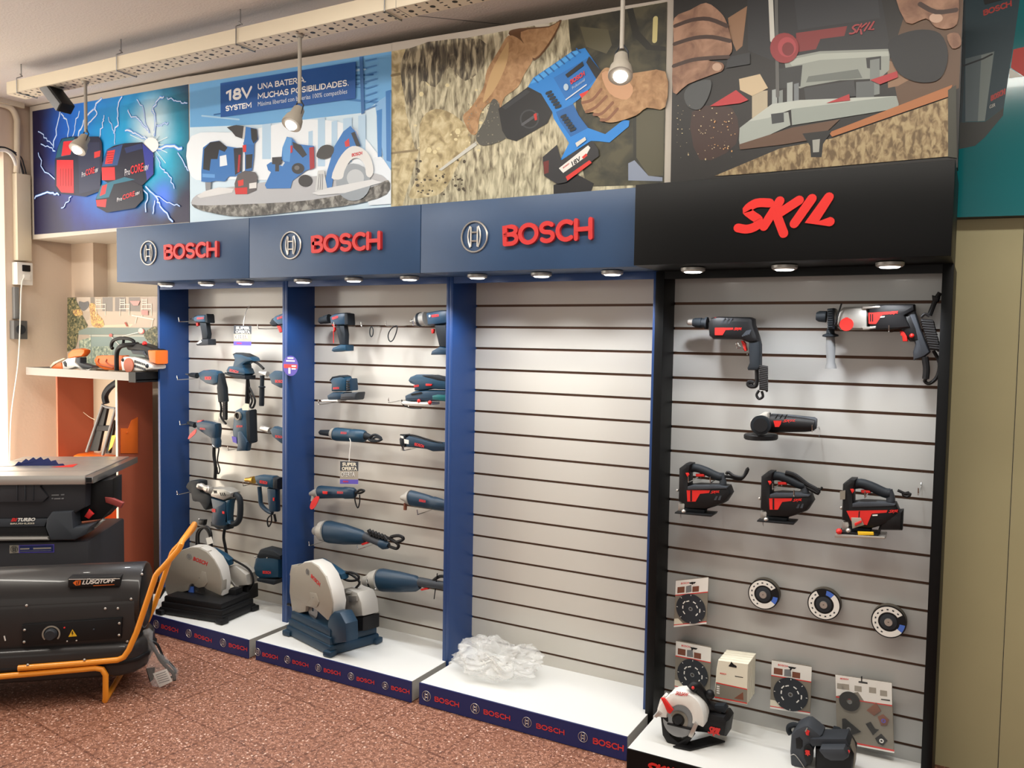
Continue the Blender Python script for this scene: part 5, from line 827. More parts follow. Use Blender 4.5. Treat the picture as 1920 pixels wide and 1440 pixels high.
G('black').disc(T((815, 612), -.003), (0, -1, 0), .036, .010, .003, 30, 0, 2*math.pi).put('round_segment_blade', t); G('black').prof([(740, 790), (770, 785), (930, 920), (745, 985)], .004, -.004, .001).put('triangle_sanding_pad', t); G('brown').prof([(985, 705), (1080, 628), (1130, 710), (1060, 760)], .004, -.004, .001).prof([(1095, 770), (1150, 745), (1210, 800), (1190, 855), (1130, 860)], .006, -.004, .002).put('wide_scraper_blade', t); G('black').prof([(975, 840), (1025, 820), (1070, 890), (1110, 900), (1050, 955)], .004, -.004, .001).prof([(1070, 985), (1130, 940), (1195, 1010), (1150, 1060), (1100, 1040)], .006, -.004, .002).put('narrow_plunge_blade', t)
for c, m in (((818, 620), 'grey'), ((808, 893), 'grey'), ((1155, 808), 'purple'), ((1135, 1008), 'white')): G(m).disc(T(c, -.009), (0, -1, 0), .0075, .004, .002, 18).put('mounting_ring', t)
G('film').prof([(678, 352), (1232, 436), (1254, 1120), (696, 1012)], .002, -.014, .001).put('clear_blister', t)
# ---- circular saw on the plinth
crop(1200, 1180, 5.3333, -.43)
t = tool('circular_saw', 'white and black circular saw with red lettering, on the black stand base', 'power tool', (400, 1190))
def arc(c, r0, r1, a0, a1, n=14):
    P = [(c[0]+r1*math.cos(a), c[1]-r1*math.sin(a)*1.12) for a in (a0+(a1-a0)*k/n for k in range(n+1))]
    return P+[(c[0]+r0*math.cos(a), c[1]-r0*math.sin(a)*1.12) for a in (a1+(a0-a1)*k/n for k in range(n+1))]
cc = (392, 905)
g = G('white').prof(arc(cc, 128, 240, -.28, 3.05), .05, 0, .008).prof(arc(cc, 220, 246, -.28, 2.0), .075, .002, .006).prof([(170, 800), (200, 700), (240, 655), (262, 670), (225, 720), (195, 800), (250, 850), (180, 860)], .03, .01, .004); g.put('upper_guard', t, 'white upper guard')
G('black').prof([(200, 860), (270, 880), (300, 960), (300, 1060), (380, 1130), (500, 1060), (520, 1090), (440, 1190), (370, 1205), (280, 1160), (220, 1060)], .05, .004).put('lower_guard', t)
b = G('steel').turn(T(cc, .022), T(cc, .026), [(0, .060), (1, .060)], 36).put('saw_blade', t); G('black').turn(T((385, 905), .02), T((385, 905), -.012), [(0, .024), (.6, .020), (1, .014)], 18).put('arbor_bolt', t); G('guard').disc(T(cc, .018), (0, -1, 0), .034, .02, .001, 24).put('blade_flange', t)
G('black').prof([(270, 940), (545, 1000), (540, 1020), (270, 955)], .01, -.01, .002).put('guard_bar', t); G('skil_red').prof([(205, 690), (240, 690), (330, 810), (300, 850), (270, 830), (240, 760)], .012, -.012, .003).put('guard_lever', t, 'red lever')
G('red').word('SKILSAW', (352, 655), (480, 672), (362, 618), -.0015, bold=.03, shear=.2).put('printed_logo', t)
G('black').prof([(560, 880), (640, 830), (840, 880), (875, 930), (850, 1090), (640, 1050), (520, 1040)], .11, .06, .02).put('motor_housing', t); skil_word(G(), (680, 1050), (790, 1075), (690, 970), .058).put('motor_print', t)
G('black').tube([(510, 600, .03), (560, 560, .04), (620, 640, .06), (660, 740, .08), (760, 790, .1), (830, 820, .1)], .019, seg=12).put('rear_handle', t); G('rubber').prof([(690, 760), (840, 760), (865, 800), (840, 850), (700, 810)], .04, .08, .012).put('front_grip', t); G('black').dot((700, 650), .018, .06).put('knob', t); G('red').dot((530, 585), .006, .0).put('lock_button', t)
G('alu').prof([(140, 870), (180, 820), (215, 850), (160, 890)], .02, -.01, .002).put('shoe_front', t); G('alu').prof([(480, 1070), (545, 930), (575, 960), (520, 1090)], .012, -.02, .002).put('shoe_lever', t); q = [pz(S['ox']+x/S['s'], S['oy']+y/S['s'], .098) for x, y in ((330, 1180), (500, 1215), (850, 1130), (700, 1080))]; G('black').hull(q, Vector((0, 0, .006))).put('base_plate', t)
# ---- belt sander
crop(1460, 1330, 8, -.36)
t = tool('belt_sander', 'dark grey belt sander with red details, lying on the black stand base', 'power tool', (640, 860))
G('char').prof([(160, 660), (180, 390), (250, 300), (380, 240), (440, 240), (520, 300), (640, 400), (640, 560), (540, 560), (420, 880), (180, 960)], .10, 0, .02).put('body', t); G('black').prof([(250, 440), (310, 415), (360, 470), (360, 560), (330, 600), (260, 590)], .01, -.002, .003).put('handle_opening', t)
G('rubber').tube([(180, 370, .05), (150, 320, .05), (160, 260, .05), (230, 230, .05), (300, 250, .05)], .010).put('front_loop', t)
G('dark').prof([(470, 440), (1010, 440), (1060, 540), (1060, 570), (500, 560), (460, 500)], .09, -.01, .012).put('top_housing', t); G('char').prof([(620, 590), (980, 590), (1040, 680), (1040, 740), (960, 790), (780, 790), (680, 740), (600, 640)], .07, -.05, .016).put('belt_cover', t)
G('black').prof([(540, 580), (1040, 560), (1120, 700), (1100, 960), (540, 960)], .12, .0, .016).put('motor_housing', t); G('rubber').prof([(760, 400), (800, 320), (880, 340), (1000, 430), (980, 450), (760, 440)], .05, .06, .012).put('rear_grip', t)
G('card_grey').prof([(1020, 455), (1060, 470), (1115, 560), (1140, 680), (1140, 820), (1110, 960), (1090, 960), (1110, 780), (1090, 640)], .045, .02, .006).put('sanding_belt', t, 'grey sanding belt')
G('black').prof([(370, 620), (400, 550), (470, 540), (520, 620), (510, 760), (460, 830), (400, 780)], .008, -.008, .003, sm=3).put('logo_plate', t); skil_word(G(), (405, 690), (470, 700), (395, 610), -.012).put('printed_logo', t); G('red').prof([(390, 330), (420, 320), (460, 340), (450, 400), (410, 390)], .012, -.008, .003).put('speed_dial', t, 'red dial'); G('red').prof([(945, 590), (1000, 595), (1065, 640), (1055, 670), (1010, 660)], .012, -.03, .003).put('belt_lever', t, 'red lever'); G('guard').prof([(390, 330), (420, 280), (432, 285), (410, 340)], .004, -.01, .001).put('slide_strip', t)
G('alu').tube([(180, 690, -.004), (240, 680, -.004), (330, 790, -.004), (400, 900, -.004)], .0014).put('trim_line', t)
# ---------------------------------------------------------------- chop saws and bag on the plinths
def chop(label, base, hts, quad_col, gu, rim, notch_blade, arm, hand, cord, col, txt, em, extra):
    A, B, Cc = (pz(S['ox']+x/S['s'], S['oy']+y/S['s'], .0965) for x, y in base); D = A+(Cc-B)
    c = (A+B+Cc+D)/4; t = thing('chop_saw', label, 'power tool', c)
    q = [A, B, Cc, D]; sh = lambda k: [c+(p-c)*k for p in q]
    g = G(col).hull(q, Vector((0, 0, hts*.4)), .010).hull([p+Vector((0, 0, hts*.3)) for p in sh(.95)], Vector((0, 0, hts*.38)), .008).hull([p+Vector((0, 0, hts*.6)) for p in sh(.89)], Vector((0, 0, hts*.4)), .010)
    for p in sh(.94): g.box((p.x, p.y, .11), (.05, .05, .027), .006)
    g.put('base', t); n = S['N']
    G('guard').prof(gu, .045, 0, .006).put('blade_guard', t, 'grey metal guard'); G('rim_pale').prof(rim, .075, .004, .010).put('guard_rim', t, 'pale rounded rim')
    cb, rb = notch_blade; p = T(cb, .02); G('steel').disc(p, -n, rb, .01, .003, 40).put('cutting_disc', t)
    G('cast').prof(arm, .10, .13, .012).put('motor_arm', t, 'silver cast arm'); G('tool_blue').prof(hand, .05, .10, .014).put('handle', t); G('black').tube(cord, .006).put('power_cord', t)
    P0 = T(txt[0], -.001); G('letter_red').glyphs('BOSCH', P0, T(txt[1], -.001)-P0, T(txt[2], -.001)-P0, bold=.03).put('printed_logo', t)
    e0 = T(em[:2], -.001); emblem(G('grey'), e0, em[2], S['N'].cross(Vector((0, 0, 1))), Vector((0, 0, 1)), -n, .001).put('printed_emblem', t)
    extra(t); return t
crop(280, 1000, 6.546); A_ = pz(298, 1151, .0965); plane(Vector((-2.12, -.36, 0)), 9)
def ex1(t):
    G('chip_blue').prof([(480, 700), (495, 650), (545, 655), (540, 772), (470, 740)], .003, .012, 0).put('disc_label', t, 'blue disc label'); G('black').prof([(955, 690), (1060, 690), (1062, 960), (960, 960)], .06, .06, .006).prof([(1075, 660), (1200, 660), (1205, 830), (1075, 830)], .10, .16, .01).prof([(860, 740), (930, 740), (930, 880), (850, 880)], .05, .05, .006).put('vice_and_motor', t)
    G('black').tube([(120, 790, .02), (190, 675, .02)], .009, sm=0).put('vice_crank', t); G('dark').dot((620, 545), .005).dot((650, 530), .004).dot((645, 610), .004).put('guard_screws', t); G('alu').prof([(920, 545), (960, 570), (1040, 660), (1060, 740), (1080, 740), (1090, 650), (1060, 650), (980, 555)], .01, .12, .002).put('arm_edge', t)
    G('guard').prof([(640, 470), (690, 480), (710, 600), (680, 655), (600, 670), (545, 640), (600, 560)], .004, -.004, .001).put('cover_plate', t)
chop('silver chop saw with a black base, on the plinth of the far-left stand', [(120, 988), (905, 1115), (1305, 940)], .10, 'black',
     [(225, 778), (195, 700), (190, 600), (205, 440), (262, 312), (370, 215), (500, 172), (600, 175), (700, 225), (790, 320), (860, 450), (890, 600), (885, 700), (870, 765), (700, 690), (670, 662), (600, 668), (560, 640), (520, 620), (490, 640), (470, 705)],
     [(190, 600), (205, 440), (262, 312), (370, 215), (500, 168), (600, 170), (700, 218), (800, 312), (870, 440), (896, 600), (885, 770), (850, 760), (860, 600), (830, 450), (760, 340), (680, 260), (590, 225), (500, 225), (400, 265), (300, 350), (240, 460), (225, 600)],
     ((590, 690), .050), [(885, 440), (1000, 400), (1060, 405), (1190, 510), (1200, 640), (1095, 650), (1065, 740), (1030, 660), (960, 570), (905, 545)],
     [(690, 195), (760, 190), (885, 258), (975, 330), (975, 400), (880, 420), (800, 330)], [(870, 255, .12), (1050, 335, .14), (1220, 440, .16), (1275, 560, .16), (1265, 640, .18), (1205, 720, .18)], 'black', ((535, 330), (705, 398), (548, 285)), (490, 285, .016), ex1)
crop(530, 950, 4.966); plane(Vector((-1.15, -.36, 0)), -17)
def ex2(t):
    G('tool_navy').prof([(430, 1020), (470, 980), (530, 985), (585, 1090), (590, 1260), (425, 1290), (415, 1080)], .07, .0, .008).put('front_column', t); G('black').prof([(590, 1020), (745, 1030), (745, 1160), (600, 1170)], .10, .14, .01).put('motor', t); G('dark').dot((290, 845), .005).dot((300, 905), .004).put('guard_screws', t)
    G('guard').prof([(250, 800), (310, 810), (335, 890), (320, 930), (270, 935), (215, 925), (260, 860)], .004, -.004, .001).put('cover_plate', t); G('guard').prof([(60, 640), (80, 545), (140, 540), (110, 640)], .05, .01, .004).put('spark_guard', t); G('black').tube([(50, 910, .05), (80, 915, .05)], .008, sm=0).put('vice_crank', t); G('red').dot((775, 995), .008, .18).put('red_knob', t)
    G('tool_blue').tube([(440, 640, .1), (500, 700, .11), (540, 770, .12)], .016).put('handle_post', t); G('white').prof([(590, 785), (640, 790), (630, 810), (585, 805)], .003, .126, 0).put('label_plate', t); G('alu').prof([(610, 830), (690, 830), (690, 880), (615, 890)], .006, .122, .002).put('arm_cover', t)
chop('silver chop saw with a dark blue base, in the second bay', [(35, 1190), (440, 1398), (895, 1268)], .125, 'tool_navy',
     [(65, 640), (85, 560), (150, 545), (200, 520), (260, 515), (330, 560), (395, 650), (440, 780), (462, 900), (452, 1000), (430, 1050), (415, 1060), (312, 965), (250, 930), (215, 930), (210, 980), (90, 1005), (60, 800)],
     [(130, 565), (190, 515), (260, 505), (335, 545), (400, 640), (450, 780), (472, 900), (460, 1000), (440, 1055), (420, 1050), (430, 900), (400, 780), (350, 670), (290, 600), (230, 570), (180, 580)],
     ((285, 955), .046), [(470, 790), (560, 770), (590, 760), (690, 800), (730, 900), (740, 1020), (640, 1030), (600, 1070), (575, 1060), (560, 970), (480, 880)],
     [(265, 500), (320, 490), (420, 550), (540, 630), (545, 680), (470, 680), (360, 600)], [(540, 645, .12), (620, 610, .14), (700, 640, .16), (700, 680, .16), (620, 690, .14), (560, 660, .12), (620, 625, .15), (715, 700, .17), (680, 760, .17)], 'tool_navy', ((262, 660), (345, 745), (268, 625)), (232, 608, .016), ex2)
S['N'] = None
m = mat('plastic_bag', (244, 244, 240), .10, alpha=.30, coat=.8, bump=1.0, bscale=60)
crop(780, 1150, 4.174, -.22); R = random.Random(5)
bm_ = bmesh.new(); g = G('plastic_bag'); bm_ = g.bm; bmesh.ops.create_icosphere(bm_, subdivisions=5, radius=1)
from mathutils import noise
lo = T((330, 620)); hi = T((930, 300)); cx_ = (lo.x+hi.x)/2; z0 = .0965; hh = .145
for v in bm_.verts:
    p = v.co.copy(); n1 = noise.noise(p*2.1); n2 = noise.noise(p*6+Vector((3, 1, 2))); n3 = abs(noise.noise(p*14)); k = 1+.28*n1+.16*n2-.14*n3
    x = p.x*k*(hi.x-lo.x)*.5; y = p.y*k*.14; z = max(0, (p.z*k*.5+.5))*hh*(1+.35*noise.noise(Vector((p.x*2.2, p.y*2, 7))))
    if p.z < -.3: x *= 1.1; y *= 1.1
    v.co = Vector((cx_+x, -.20+y, z0+max(z, 0)))
g._tag(bm_.faces); bag = solo(g, 'plastic_bag', 'crumpled clear plastic bag on the empty stand base', 'bag', (cx_, -.2, z0), smooth=70)
w = G('white')
for k in range(46):
    a = R.uniform(0, 6.28); r = R.uniform(0, .8); p = Vector((cx_+math.cos(a)*r*.13-.01, -.20+math.sin(a)*r*.07, z0+R.uniform(.006, .05)))
    q = p+Vector((R.uniform(-.06, .06), R.uniform(-.03, .03), R.uniform(0, .025))); w.wire([p, (p+q)/2+Vector((0, 0, R.uniform(0, .015))), q], R.uniform(.001, .003), 5, 3)
w.put('white_ties', bag, 'white plastic ties inside')['kind'] = 'stuff'
# ---------------------------------------------------------------- orange rack, chainsaws, mower
t = thing('display_rack', 'orange-sided rack with a silver shelf tray, left of the blue stands', 'rack', (-3.03, -.15, 0))
G('paint_orange').bx(-3.325, -3.31, -.26, -.02, 0, 1.325).put('side_panel', t, None, 0); G('paint_orange').bx(-2.750, -2.735, -.256, -.02, 0, 1.325).use('cream').bx(-2.751, -2.734, -.260, -.256, 0, 1.325).put('side_panel', t, None, 0)
G('wall_beige').bx(-3.31, -2.75, -.02, -.012, 0, 1.325).put('back_panel', t, None, 0)
G('shelf_grey').bx(-3.50, -2.46, -.335, -.025, 1.330, 1.336).bx(-3.50, -2.52, -.338, -.333, 1.328, 1.375).bx(-3.505, -3.50, -.338, -.03, 1.328, 1.375).use('black').bx(-2.52, -2.46, -.340, -.03, 1.32, 1.378).put('shelf_tray', t, 'silver shelf tray', 0)
q = [ps(x, y, -2.733) for x, y in ((226, 803), (240, 803), (246, 788), (258, 782), (258, 850), (226, 850))]; G('orange').hull(q, Vector((.004, 0, 0)), .001).ball(ps(238, 811, -2.727), .006, 8).put('bracket_plate', t, 'bright orange bracket plate')
SHZ = 1.3365
crop(100, 540, 8, -.28)
t = thing('pruning_saw', 'small white and orange battery pruning saw, left on the silver shelf', 'chainsaw', (T((300, 1230)).x, -.25, SHZ))
G('orange').prof([(205, 985), (270, 920), (400, 905), (460, 925), (455, 975), (410, 1030), (330, 1035), (210, 1060)], .05).put('battery_housing', t, 'orange top housing'); G('white').prof([(130, 1105), (200, 1060), (330, 1040), (320, 1120), (420, 1215), (520, 1218), (595, 1190), (520, 1240), (430, 1240), (330, 1180), (220, 1220), (140, 1215)], .05, .002, .010).put('body', t); G('char').prof([(345, 1050), (400, 1040), (400, 1120), (570, 1170), (590, 1190), (510, 1215), (420, 1200), (330, 1110)], .045, -.002, .012).put('grip', t); G('char').prof([(130, 1110), (165, 1090), (190, 1130), (190, 1185), (160, 1180)], .05, -.004, .008).put('chain_cover_knob', t)
G('orange').prof([(-40, 1190), (60, 1130), (110, 1120), (135, 1215), (-40, 1225)], .03, .008, .004).put('front_guard', t); G('cream').prof([(-60, 1180), (0, 1110), (150, 1050), (165, 1060), (20, 1140), (-40, 1200)], .012, .004, .003).put('hand_guard', t)
S['Y'] = -.27
t = thing('chainsaw', 'large white, black and orange chainsaw on the silver shelf', 'chainsaw', (T((1200, 1230)).x, -.23, SHZ))
G('orange').prof([(605, 1080), (640, 1020), (700, 1010), (1080, 1010), (1080, 1230), (760, 1230), (640, 1180)], .03, .03).put('bar_cover', t, 'orange bar cover'); G('paint_orange').tube([(680, 1060, .028), (670, 1110, .028), (720, 1160, .028), (900, 1200, .028)], .004).tube([(800, 1070, .028), (790, 1110, .028), (840, 1150, .028), (920, 1170, .028)], .004).put('cover_ribs', t)
G('white').prof([(1000, 1100), (1040, 1030), (1200, 1040), (1380, 1100), (1480, 1160), (1475, 1210), (1330, 1250), (1020, 1245)], .10, 0, .014).put('side_cover', t); G('paint_orange').disc(T((1138, 1160), -.004), (0, -1, 0), .042*1.0, 0, .006, 26).put('clutch_badge', t)
g = G('dark')
for k in range(6):
    for j in range(2): g.prof([(1215+k*28, 1080+k*10+j*70), (1235+k*28, 1085+k*10+j*70), (1235+k*28, 1125+k*8+j*70), (1215+k*28, 1120+k*8+j*70)], .002, -.002, 0)
g.dot((1410, 1170), .012, .0).dot((1045, 1080), .010, .0); g.put('cooling_slots', t)
G('black').tube([(950, 1240, .0), (950, 1000, .0), (985, 900, .0), (1060, 860, .0), (1220, 850, .03), (1260, 840, .06)], .013, seg=10).put('front_handle', t); G('black').tube([(890, 910, .04), (870, 870, .04), (900, 790, .04), (1000, 755, .04), (1140, 765, .04), (1205, 800, .04), (1200, 840, .04)], .010).tube([(1055, 770, .04), (1045, 860, .04)], .008).put('hand_guard', t)
G('black').prof([(1060, 850), (1260, 830), (1420, 880), (1520, 930), (1520, 1060), (1380, 1060), (1300, 960), (1100, 930)], .09, .02, .014).put('rear_housing', t); G('char').prof([(1150, 930), (1340, 940), (1380, 1010), (1300, 1000), (1180, 990)], .08, .01, .008).put('carburettor_cover', t); G('orange').prof([(1405, 935), (1530, 935), (1530, 1140), (1430, 1110)], .09, .005, .012).put('rear_cover', t, 'orange rear cover'); G('red').dot((1370, 835), .014, .04).put('fuel_primer', t)
crop(0, 700, 4.8, -.16)
t = thing('folded_mower', 'folded black and silver mower frame with orange deck, inside the orange rack', 'lawn mower', (T((880, 740)).x, -.12, 0))
G('grey').tube([(925, 280), (780, 705)], .009, sm=0).put('handle_rail', t, 'silver rail'); G('grey').tube([(1040, 320), (925, 735)], .009, sm=0).put('handle_rail', t, 'silver rail'); G('grey').tube([(920, 285), (960, 305), (1040, 315)], .007).put('handle_bracket', t, 'silver bracket'); G('black').prof([(925, 290), (965, 300), (880, 700), (800, 700)], .02, .005, .004).prof([(1010, 420), (1030, 430), (980, 720), (945, 720)], .02, .005, .004).prof([(870, 470), (1000, 470), (990, 520), (860, 520)], .03, .0, .006).put('centre_panel', t); G('rubber').tube([(955, 270), (945, 200), (985, 130), (1060, 75)], .020).put('grip_loop', t); G('yellow').prof([(1005, 560), (1045, 555), (1010, 660), (975, 700)], .004, -.004, .001).put('warning_label', t)
A = T((690, 760)); B = T((960, 760)); G('orange').bx(A.x, B.x, -.20, -.05, .30, A.z+.03, .03).put('deck', t, 'orange deck'); G('black').turn((A.x+.02, -.21, .10), (A.x+.02, -.16, .10), [(0, .09), (.2, .10), (.8, .10), (1, .09)], 24).put('wheel', t); G('black').turn((B.x-.02, -.21, .10), (B.x-.02, -.16, .10), [(0, .09), (.2, .10), (.8, .10), (1, .09)], 24).put('wheel', t); G('black').bx(A.x+.04, B.x-.04, -.18, -.06, .08, .31).put('motor_block', t)
solo(G('cream').wire([px(142, 740, -.05), px(150, 765, -.08), px(165, 780, -.10), px(178, 787, -.12)], .002, 6, 5), 'loose_cable', 'thin pale cable curving inside the orange rack', 'cable', px(142, 740, -.05))
# ---------------------------------------------------------------- table saw on its case
AN = 36.6; a_ = Vector((math.cos(math.radians(AN)), math.sin(math.radians(AN)), 0)); b_ = Vector((-a_.y, a_.x, 0)); FR = Vector((-2.126, -.871, .9))
crop(0, 830, 6.26); plane(FR, AN)
zc = T((900, 1160), .02).z
t = thing('tool_case', 'dark case with a navy label plate, under the table saw', 'case', FR-a_*.3+b_*.3-Vector((0, 0, .9)))
o = FR*1; o.z = 0; q = [o+b_*.02, o-a_*.56+b_*.02, o-a_*.56+b_*.56, o+b_*.56]
G('plastic_dark').hull(q, Vector((0, 0, zc)), .012).put('body', t)
P = lambda *p, d=.0185: [T(x, d) for x in p]
G('guard').flat(P((112, 1205), (220, 1203), (220, 1294), (112, 1300))).use('purple').flat(P((220, 1203), (636, 1192), (636, 1288), (220, 1296))).use('navy').flat(P((230, 1212), (626, 1202), (626, 1280), (230, 1288), d=.018)).use('guard').flat(P((235, 1240), (345, 1236), (345, 1252), (235, 1256), d=.0176)).flat(P((390, 1234), (600, 1228), (600, 1246), (390, 1252), d=.0176)).flat(P((235, 1272), (600, 1264), (600, 1268), (235, 1276), d=.0176)).put('label_plate', t, 'grey and navy label plate', 0)
emblem(G('dark'), T((166, 1250), .017), .016, a_, Vector((0, 0, 1)), -b_, .001).put('label_emblem', t)
t = thing('table_saw', 'grey table saw with a low toothed blade, standing on a dark case', 'power tool', FR-a_*.3+b_*.3-Vector((0, 0, .9-zc)))
q = [FR, FR-a_*.56, FR-a_*.56+b_*.66, FR+b_*.66]; g = G('alu').hull(q, Vector((0, 0, -.046)), .004)
for k in (.14, .30, .5): g.hull([FR+b_*k-a_*.56+Vector((0, 0, .0012)), FR+b_*k+Vector((0, 0, .0012)), FR+b_*(k+.012)+Vector((0, 0, .0012)), FR+b_*(k+.012)-a_*.56+Vector((0, 0, .0012))], Vector((0, 0, -.001)))
tb = g.put('table', t, 'pale metal table')
G('steel').hull([FR+a_*.012+b_*-.015+Vector((0, 0, z)) for z in (0,)][:0] or [FR+a_*.004-b_*.02+Vector((0, 0, -.036)), FR+a_*.044-b_*.02+Vector((0, 0, -.036)), FR+a_*.044-b_*.02+Vector((0, 0, -.004)), FR+a_*.004-b_*.02+Vector((0, 0, -.004))], b_*.69, .005).use('black').hull([FR+a_*.010-b_*.021+Vector((0, 0, -.032)), FR+a_*.038-b_*.021+Vector((0, 0, -.032)), FR+a_*.038-b_*.021+Vector((0, 0, -.008)), FR+a_*.010-b_*.021+Vector((0, 0, -.008))], b_*.004).put('fence_rail', t)
pb = pz(70, 873.5, .9); vb = (pb-FR).dot(b_); S['P'] = FR+b_*vb
pts = [(140, 272)]
for k in range(7):
    f0 = k/7; f1 = (k+.75)/7; hx = lambda f: 150+610*f; hy = lambda f: 272-100*math.sin(math.pi*min(1, max(0, f)))**.7
    pts += [(hx(f0)+10, hy(f0+.03)+26), (hx(f1), hy(f1)-4)]
pts += [(765, 272)]
G('navy').prof(pts, .003, 0, 0).put('saw_blade', t, 'dark toothed blade'); S['P'] = FR*1
q = [pz(x, y, .9018) for x, y in ((96, 875.5), (122, 872.5), (146, 869.5), (136, 875.5))]; G('skil_red').hull(q, Vector((0, 0, -.001))).put('throat_insert', t, 'red throat insert')
G('plastic_dark').prof([(-900, 478), (1010, 478), (1000, 760), (860, 840), (560, 890), (-900, 920)], .45, .03, .01).put('upper_body', t)
G('char').prof([(-900, 905), (560, 895), (520, 985), (-900, 1000)], .45, .022, .004).put('front_band', t); G('black').prof([(-900, 990), (530, 985), (570, 1110), (-900, 1118)], .45, .03, .004).put('lower_body', t); G('char').prof([(540, 900), (600, 820), (845, 808), (862, 1000), (1000, 980), (1090, 960), (1010, 1080), (870, 1148), (585, 1150), (528, 1000)], .12, .004, .012).put('corner_foot', t)
G('alu').prof([(-900, 1118), (556, 1110), (572, 1146), (-900, 1160)], .03, .0, .004).put('carry_bar', t); G('plastic_dark').prof([(-120, 480), (190, 480), (480, 480), (470, 520), (560, 640), (500, 700), (-120, 700)], .02, .012, .004).put('recess_panel', t)
g = G('dark').prof([(190, 500), (205, 500), (205, 680), (190, 680)], .004, .006, .001).prof([(285, 500), (300, 500), (300, 680), (285, 680)], .004, .006, .001).prof([(385, 500), (395, 500), (395, 680), (385, 680)], .004, .006, .001); g.put('recess_ribs', t)
G('black').prof([(1010, 480), (1330, 420), (1330, 760), (1200, 900), (860, 940), (870, 600)], .14, .10, .012).put('side_mechanism', t); G('wood_red').prof([(1225, 640), (1300, 648), (1445, 710), (1412, 772), (1350, 745), (1235, 705)], .03, .09, .006).put('bevel_lever', t, 'dark red lever'); G('red').prof([(985, 870), (1040, 782), (1098, 840), (1040, 900)], .02, .06, .006).put('stop_switch', t, 'red switch'); G('alu').prof([(1085, 1000), (1200, 895), (1226, 915), (1110, 1010)], .03, .08, .006).put('side_tube', t); G('cream').prof([(1205, 510), (1280, 530), (1360, 470), (1370, 520), (1290, 545), (1220, 530)], .02, .2, .004).put('clamp', t)
G('white').word('TURBO', (205, 926), (412, 922), (212, 884), .020, bold=.04, shear=.2).use('red').word('BI', (128, 926), (200, 926), (135, 884), .020, bold=.04, shear=.2).use('card').word('BRUSHLESS', (122, 960), (405, 955), (122, 943), .020, bold=.02).put('printed_logo', t); g = G('grey')
for x, y, w_ in ((605, 610, 85), (605, 650, 20), (635, 652, 75), (715, 605, 40), (720, 650, 30)): g.prof([(x, y), (x+w_, y-3), (x+w_, y+12), (x, y+14)], .001, .027, 0)
g.put('printed_icons', t, None, 0); S['N'] = None
# ---------------------------------------------------------------- black and orange heater
HA = 41.7; HO = Vector((-1.6, -1.138, 0)); ha = Vector((math.cos(math.radians(HA)), math.sin(math.radians(HA)), 0)); hb = Vector((-ha.y, ha.x, 0)); Hq = lambda u, v, z: HO+ha*u+hb*v+Vector((0, 0, z))
crop(0, 1030, 4.8); plane(HO, HA)
t = thing('space_heater', 'black barrel heater with orange tube frame, in front at the left', 'heater', Hq(-.3, .17, 0))
bd = G('heat_black').turn(Hq(-.95, .17, .408), Hq(.135, .17, .408), [(0, .146), (.005, .150), (.992, .150), (1, .146)], 48, sv=hb).put('barrel', t); G('black').turn(Hq(.136, .17, .408), Hq(.140, .17, .408), [(0, .140), (1, .135)], 40, sv=hb).put('air_grille', bd)
q = [Hq(-.95, .02, .235), Hq(.115, .02, .235), Hq(.115, .32, .235), Hq(-.95, .32, .235)]; G('heat_black').hull(q, Vector((0, 0, .195)), .006).put('burner_housing', t)
r = [Hq(-.98, -.012, .10), Hq(.06, -.012, .10), Hq(.12, .02, .10), Hq(.155, .09, .10), Hq(.155, .25, .10), Hq(.12, .32, .10), Hq(.06, .352, .10), Hq(-.98, .352, .10)]; G('heat_black').hull(r, Vector((0, 0, .145)), .03, 3).put('fuel_tank', t)
rr = [p+(p-Hq(-.3, .17, .10))*.02+Vector((0, 0, .055)) for p in r]; G('black').hull(rr, Vector((0, 0, .020)), .006).put('tank_rim', t)
G('black').prof([(196, 682), (1098, 618), (1090, 800), (196, 872)], .02, .006, .003).put('control_panel', t)
for c, d_ in (((222, 726), .004), ((218, 834), .004), ((1074, 666), .004), ((1072, 772), .004), ((948, 534), .018), ((1062, 532), .018), ((1145, 830), .018), ((240, 506), .016), ((1180, 448), .016), ((1278, 224), .075)): G('alu').dot(c, .0062, d_).put('screw', t, 'bright screw')
c = T((461, 762), .003); G('dark').turn(c, c-hb*.02, [(0, .026), (.8, .024), (1, .020)], 24, sv=Vector((0, 0, 1))).put('thermostat_knob', t); d = G('guard').disc(T((461, 762), .004), -hb, .036, .030, .002, 30, -2.3, 2.3).put('dial_scale', t)
G('yellow').prof([(615, 788), (652, 720), (692, 782)], .001, .003, 0).use('black').prof([(648, 738), (656, 738), (654, 756), (662, 756), (648, 778), (652, 760), (644, 760)], .0008, .0015, 0).put('warning_sign', t, 'yellow warning triangle'); G('red').dot((580, 706), .004, .004).use('alu').dot((604, 828), .004, .004).dot((688, 822), .004, .004).use('dark').dot((845, 722), .005, .004).put('indicator', t)
G('black').prof([(612, 262), (1082, 250), (1080, 330), (612, 345)], .08, .030, .002).put('badge_plate', t); g = G('white').prof([(618, 268), (1078, 262), (1078, 267), (618, 273)], .001, .029, 0); P0 = T((738, 320), .0275); block(g, 'LUSQTOFF', P0, T((1030, 300), .0275)-P0, T((738, 277), .0275)-P0, .0006, .10, .25); g.dot((790, 267), .002, .029).dot((806, 266), .002, .029).use('orange').prof([(655, 302), (680, 282), (728, 280), (722, 322), (680, 326)], .001, .029, 0).prof([(840, 325), (1030, 316), (1028, 320), (838, 330)], .001, .029, 0).use('black').word('LT', (686, 318), (716, 316), (688, 290), .0275, bold=.04).put('printed_badge', t)
G('white').tube([(38, 780, .016), (48, 822, .016)], .003, sm=0).put('cable_clip', t)
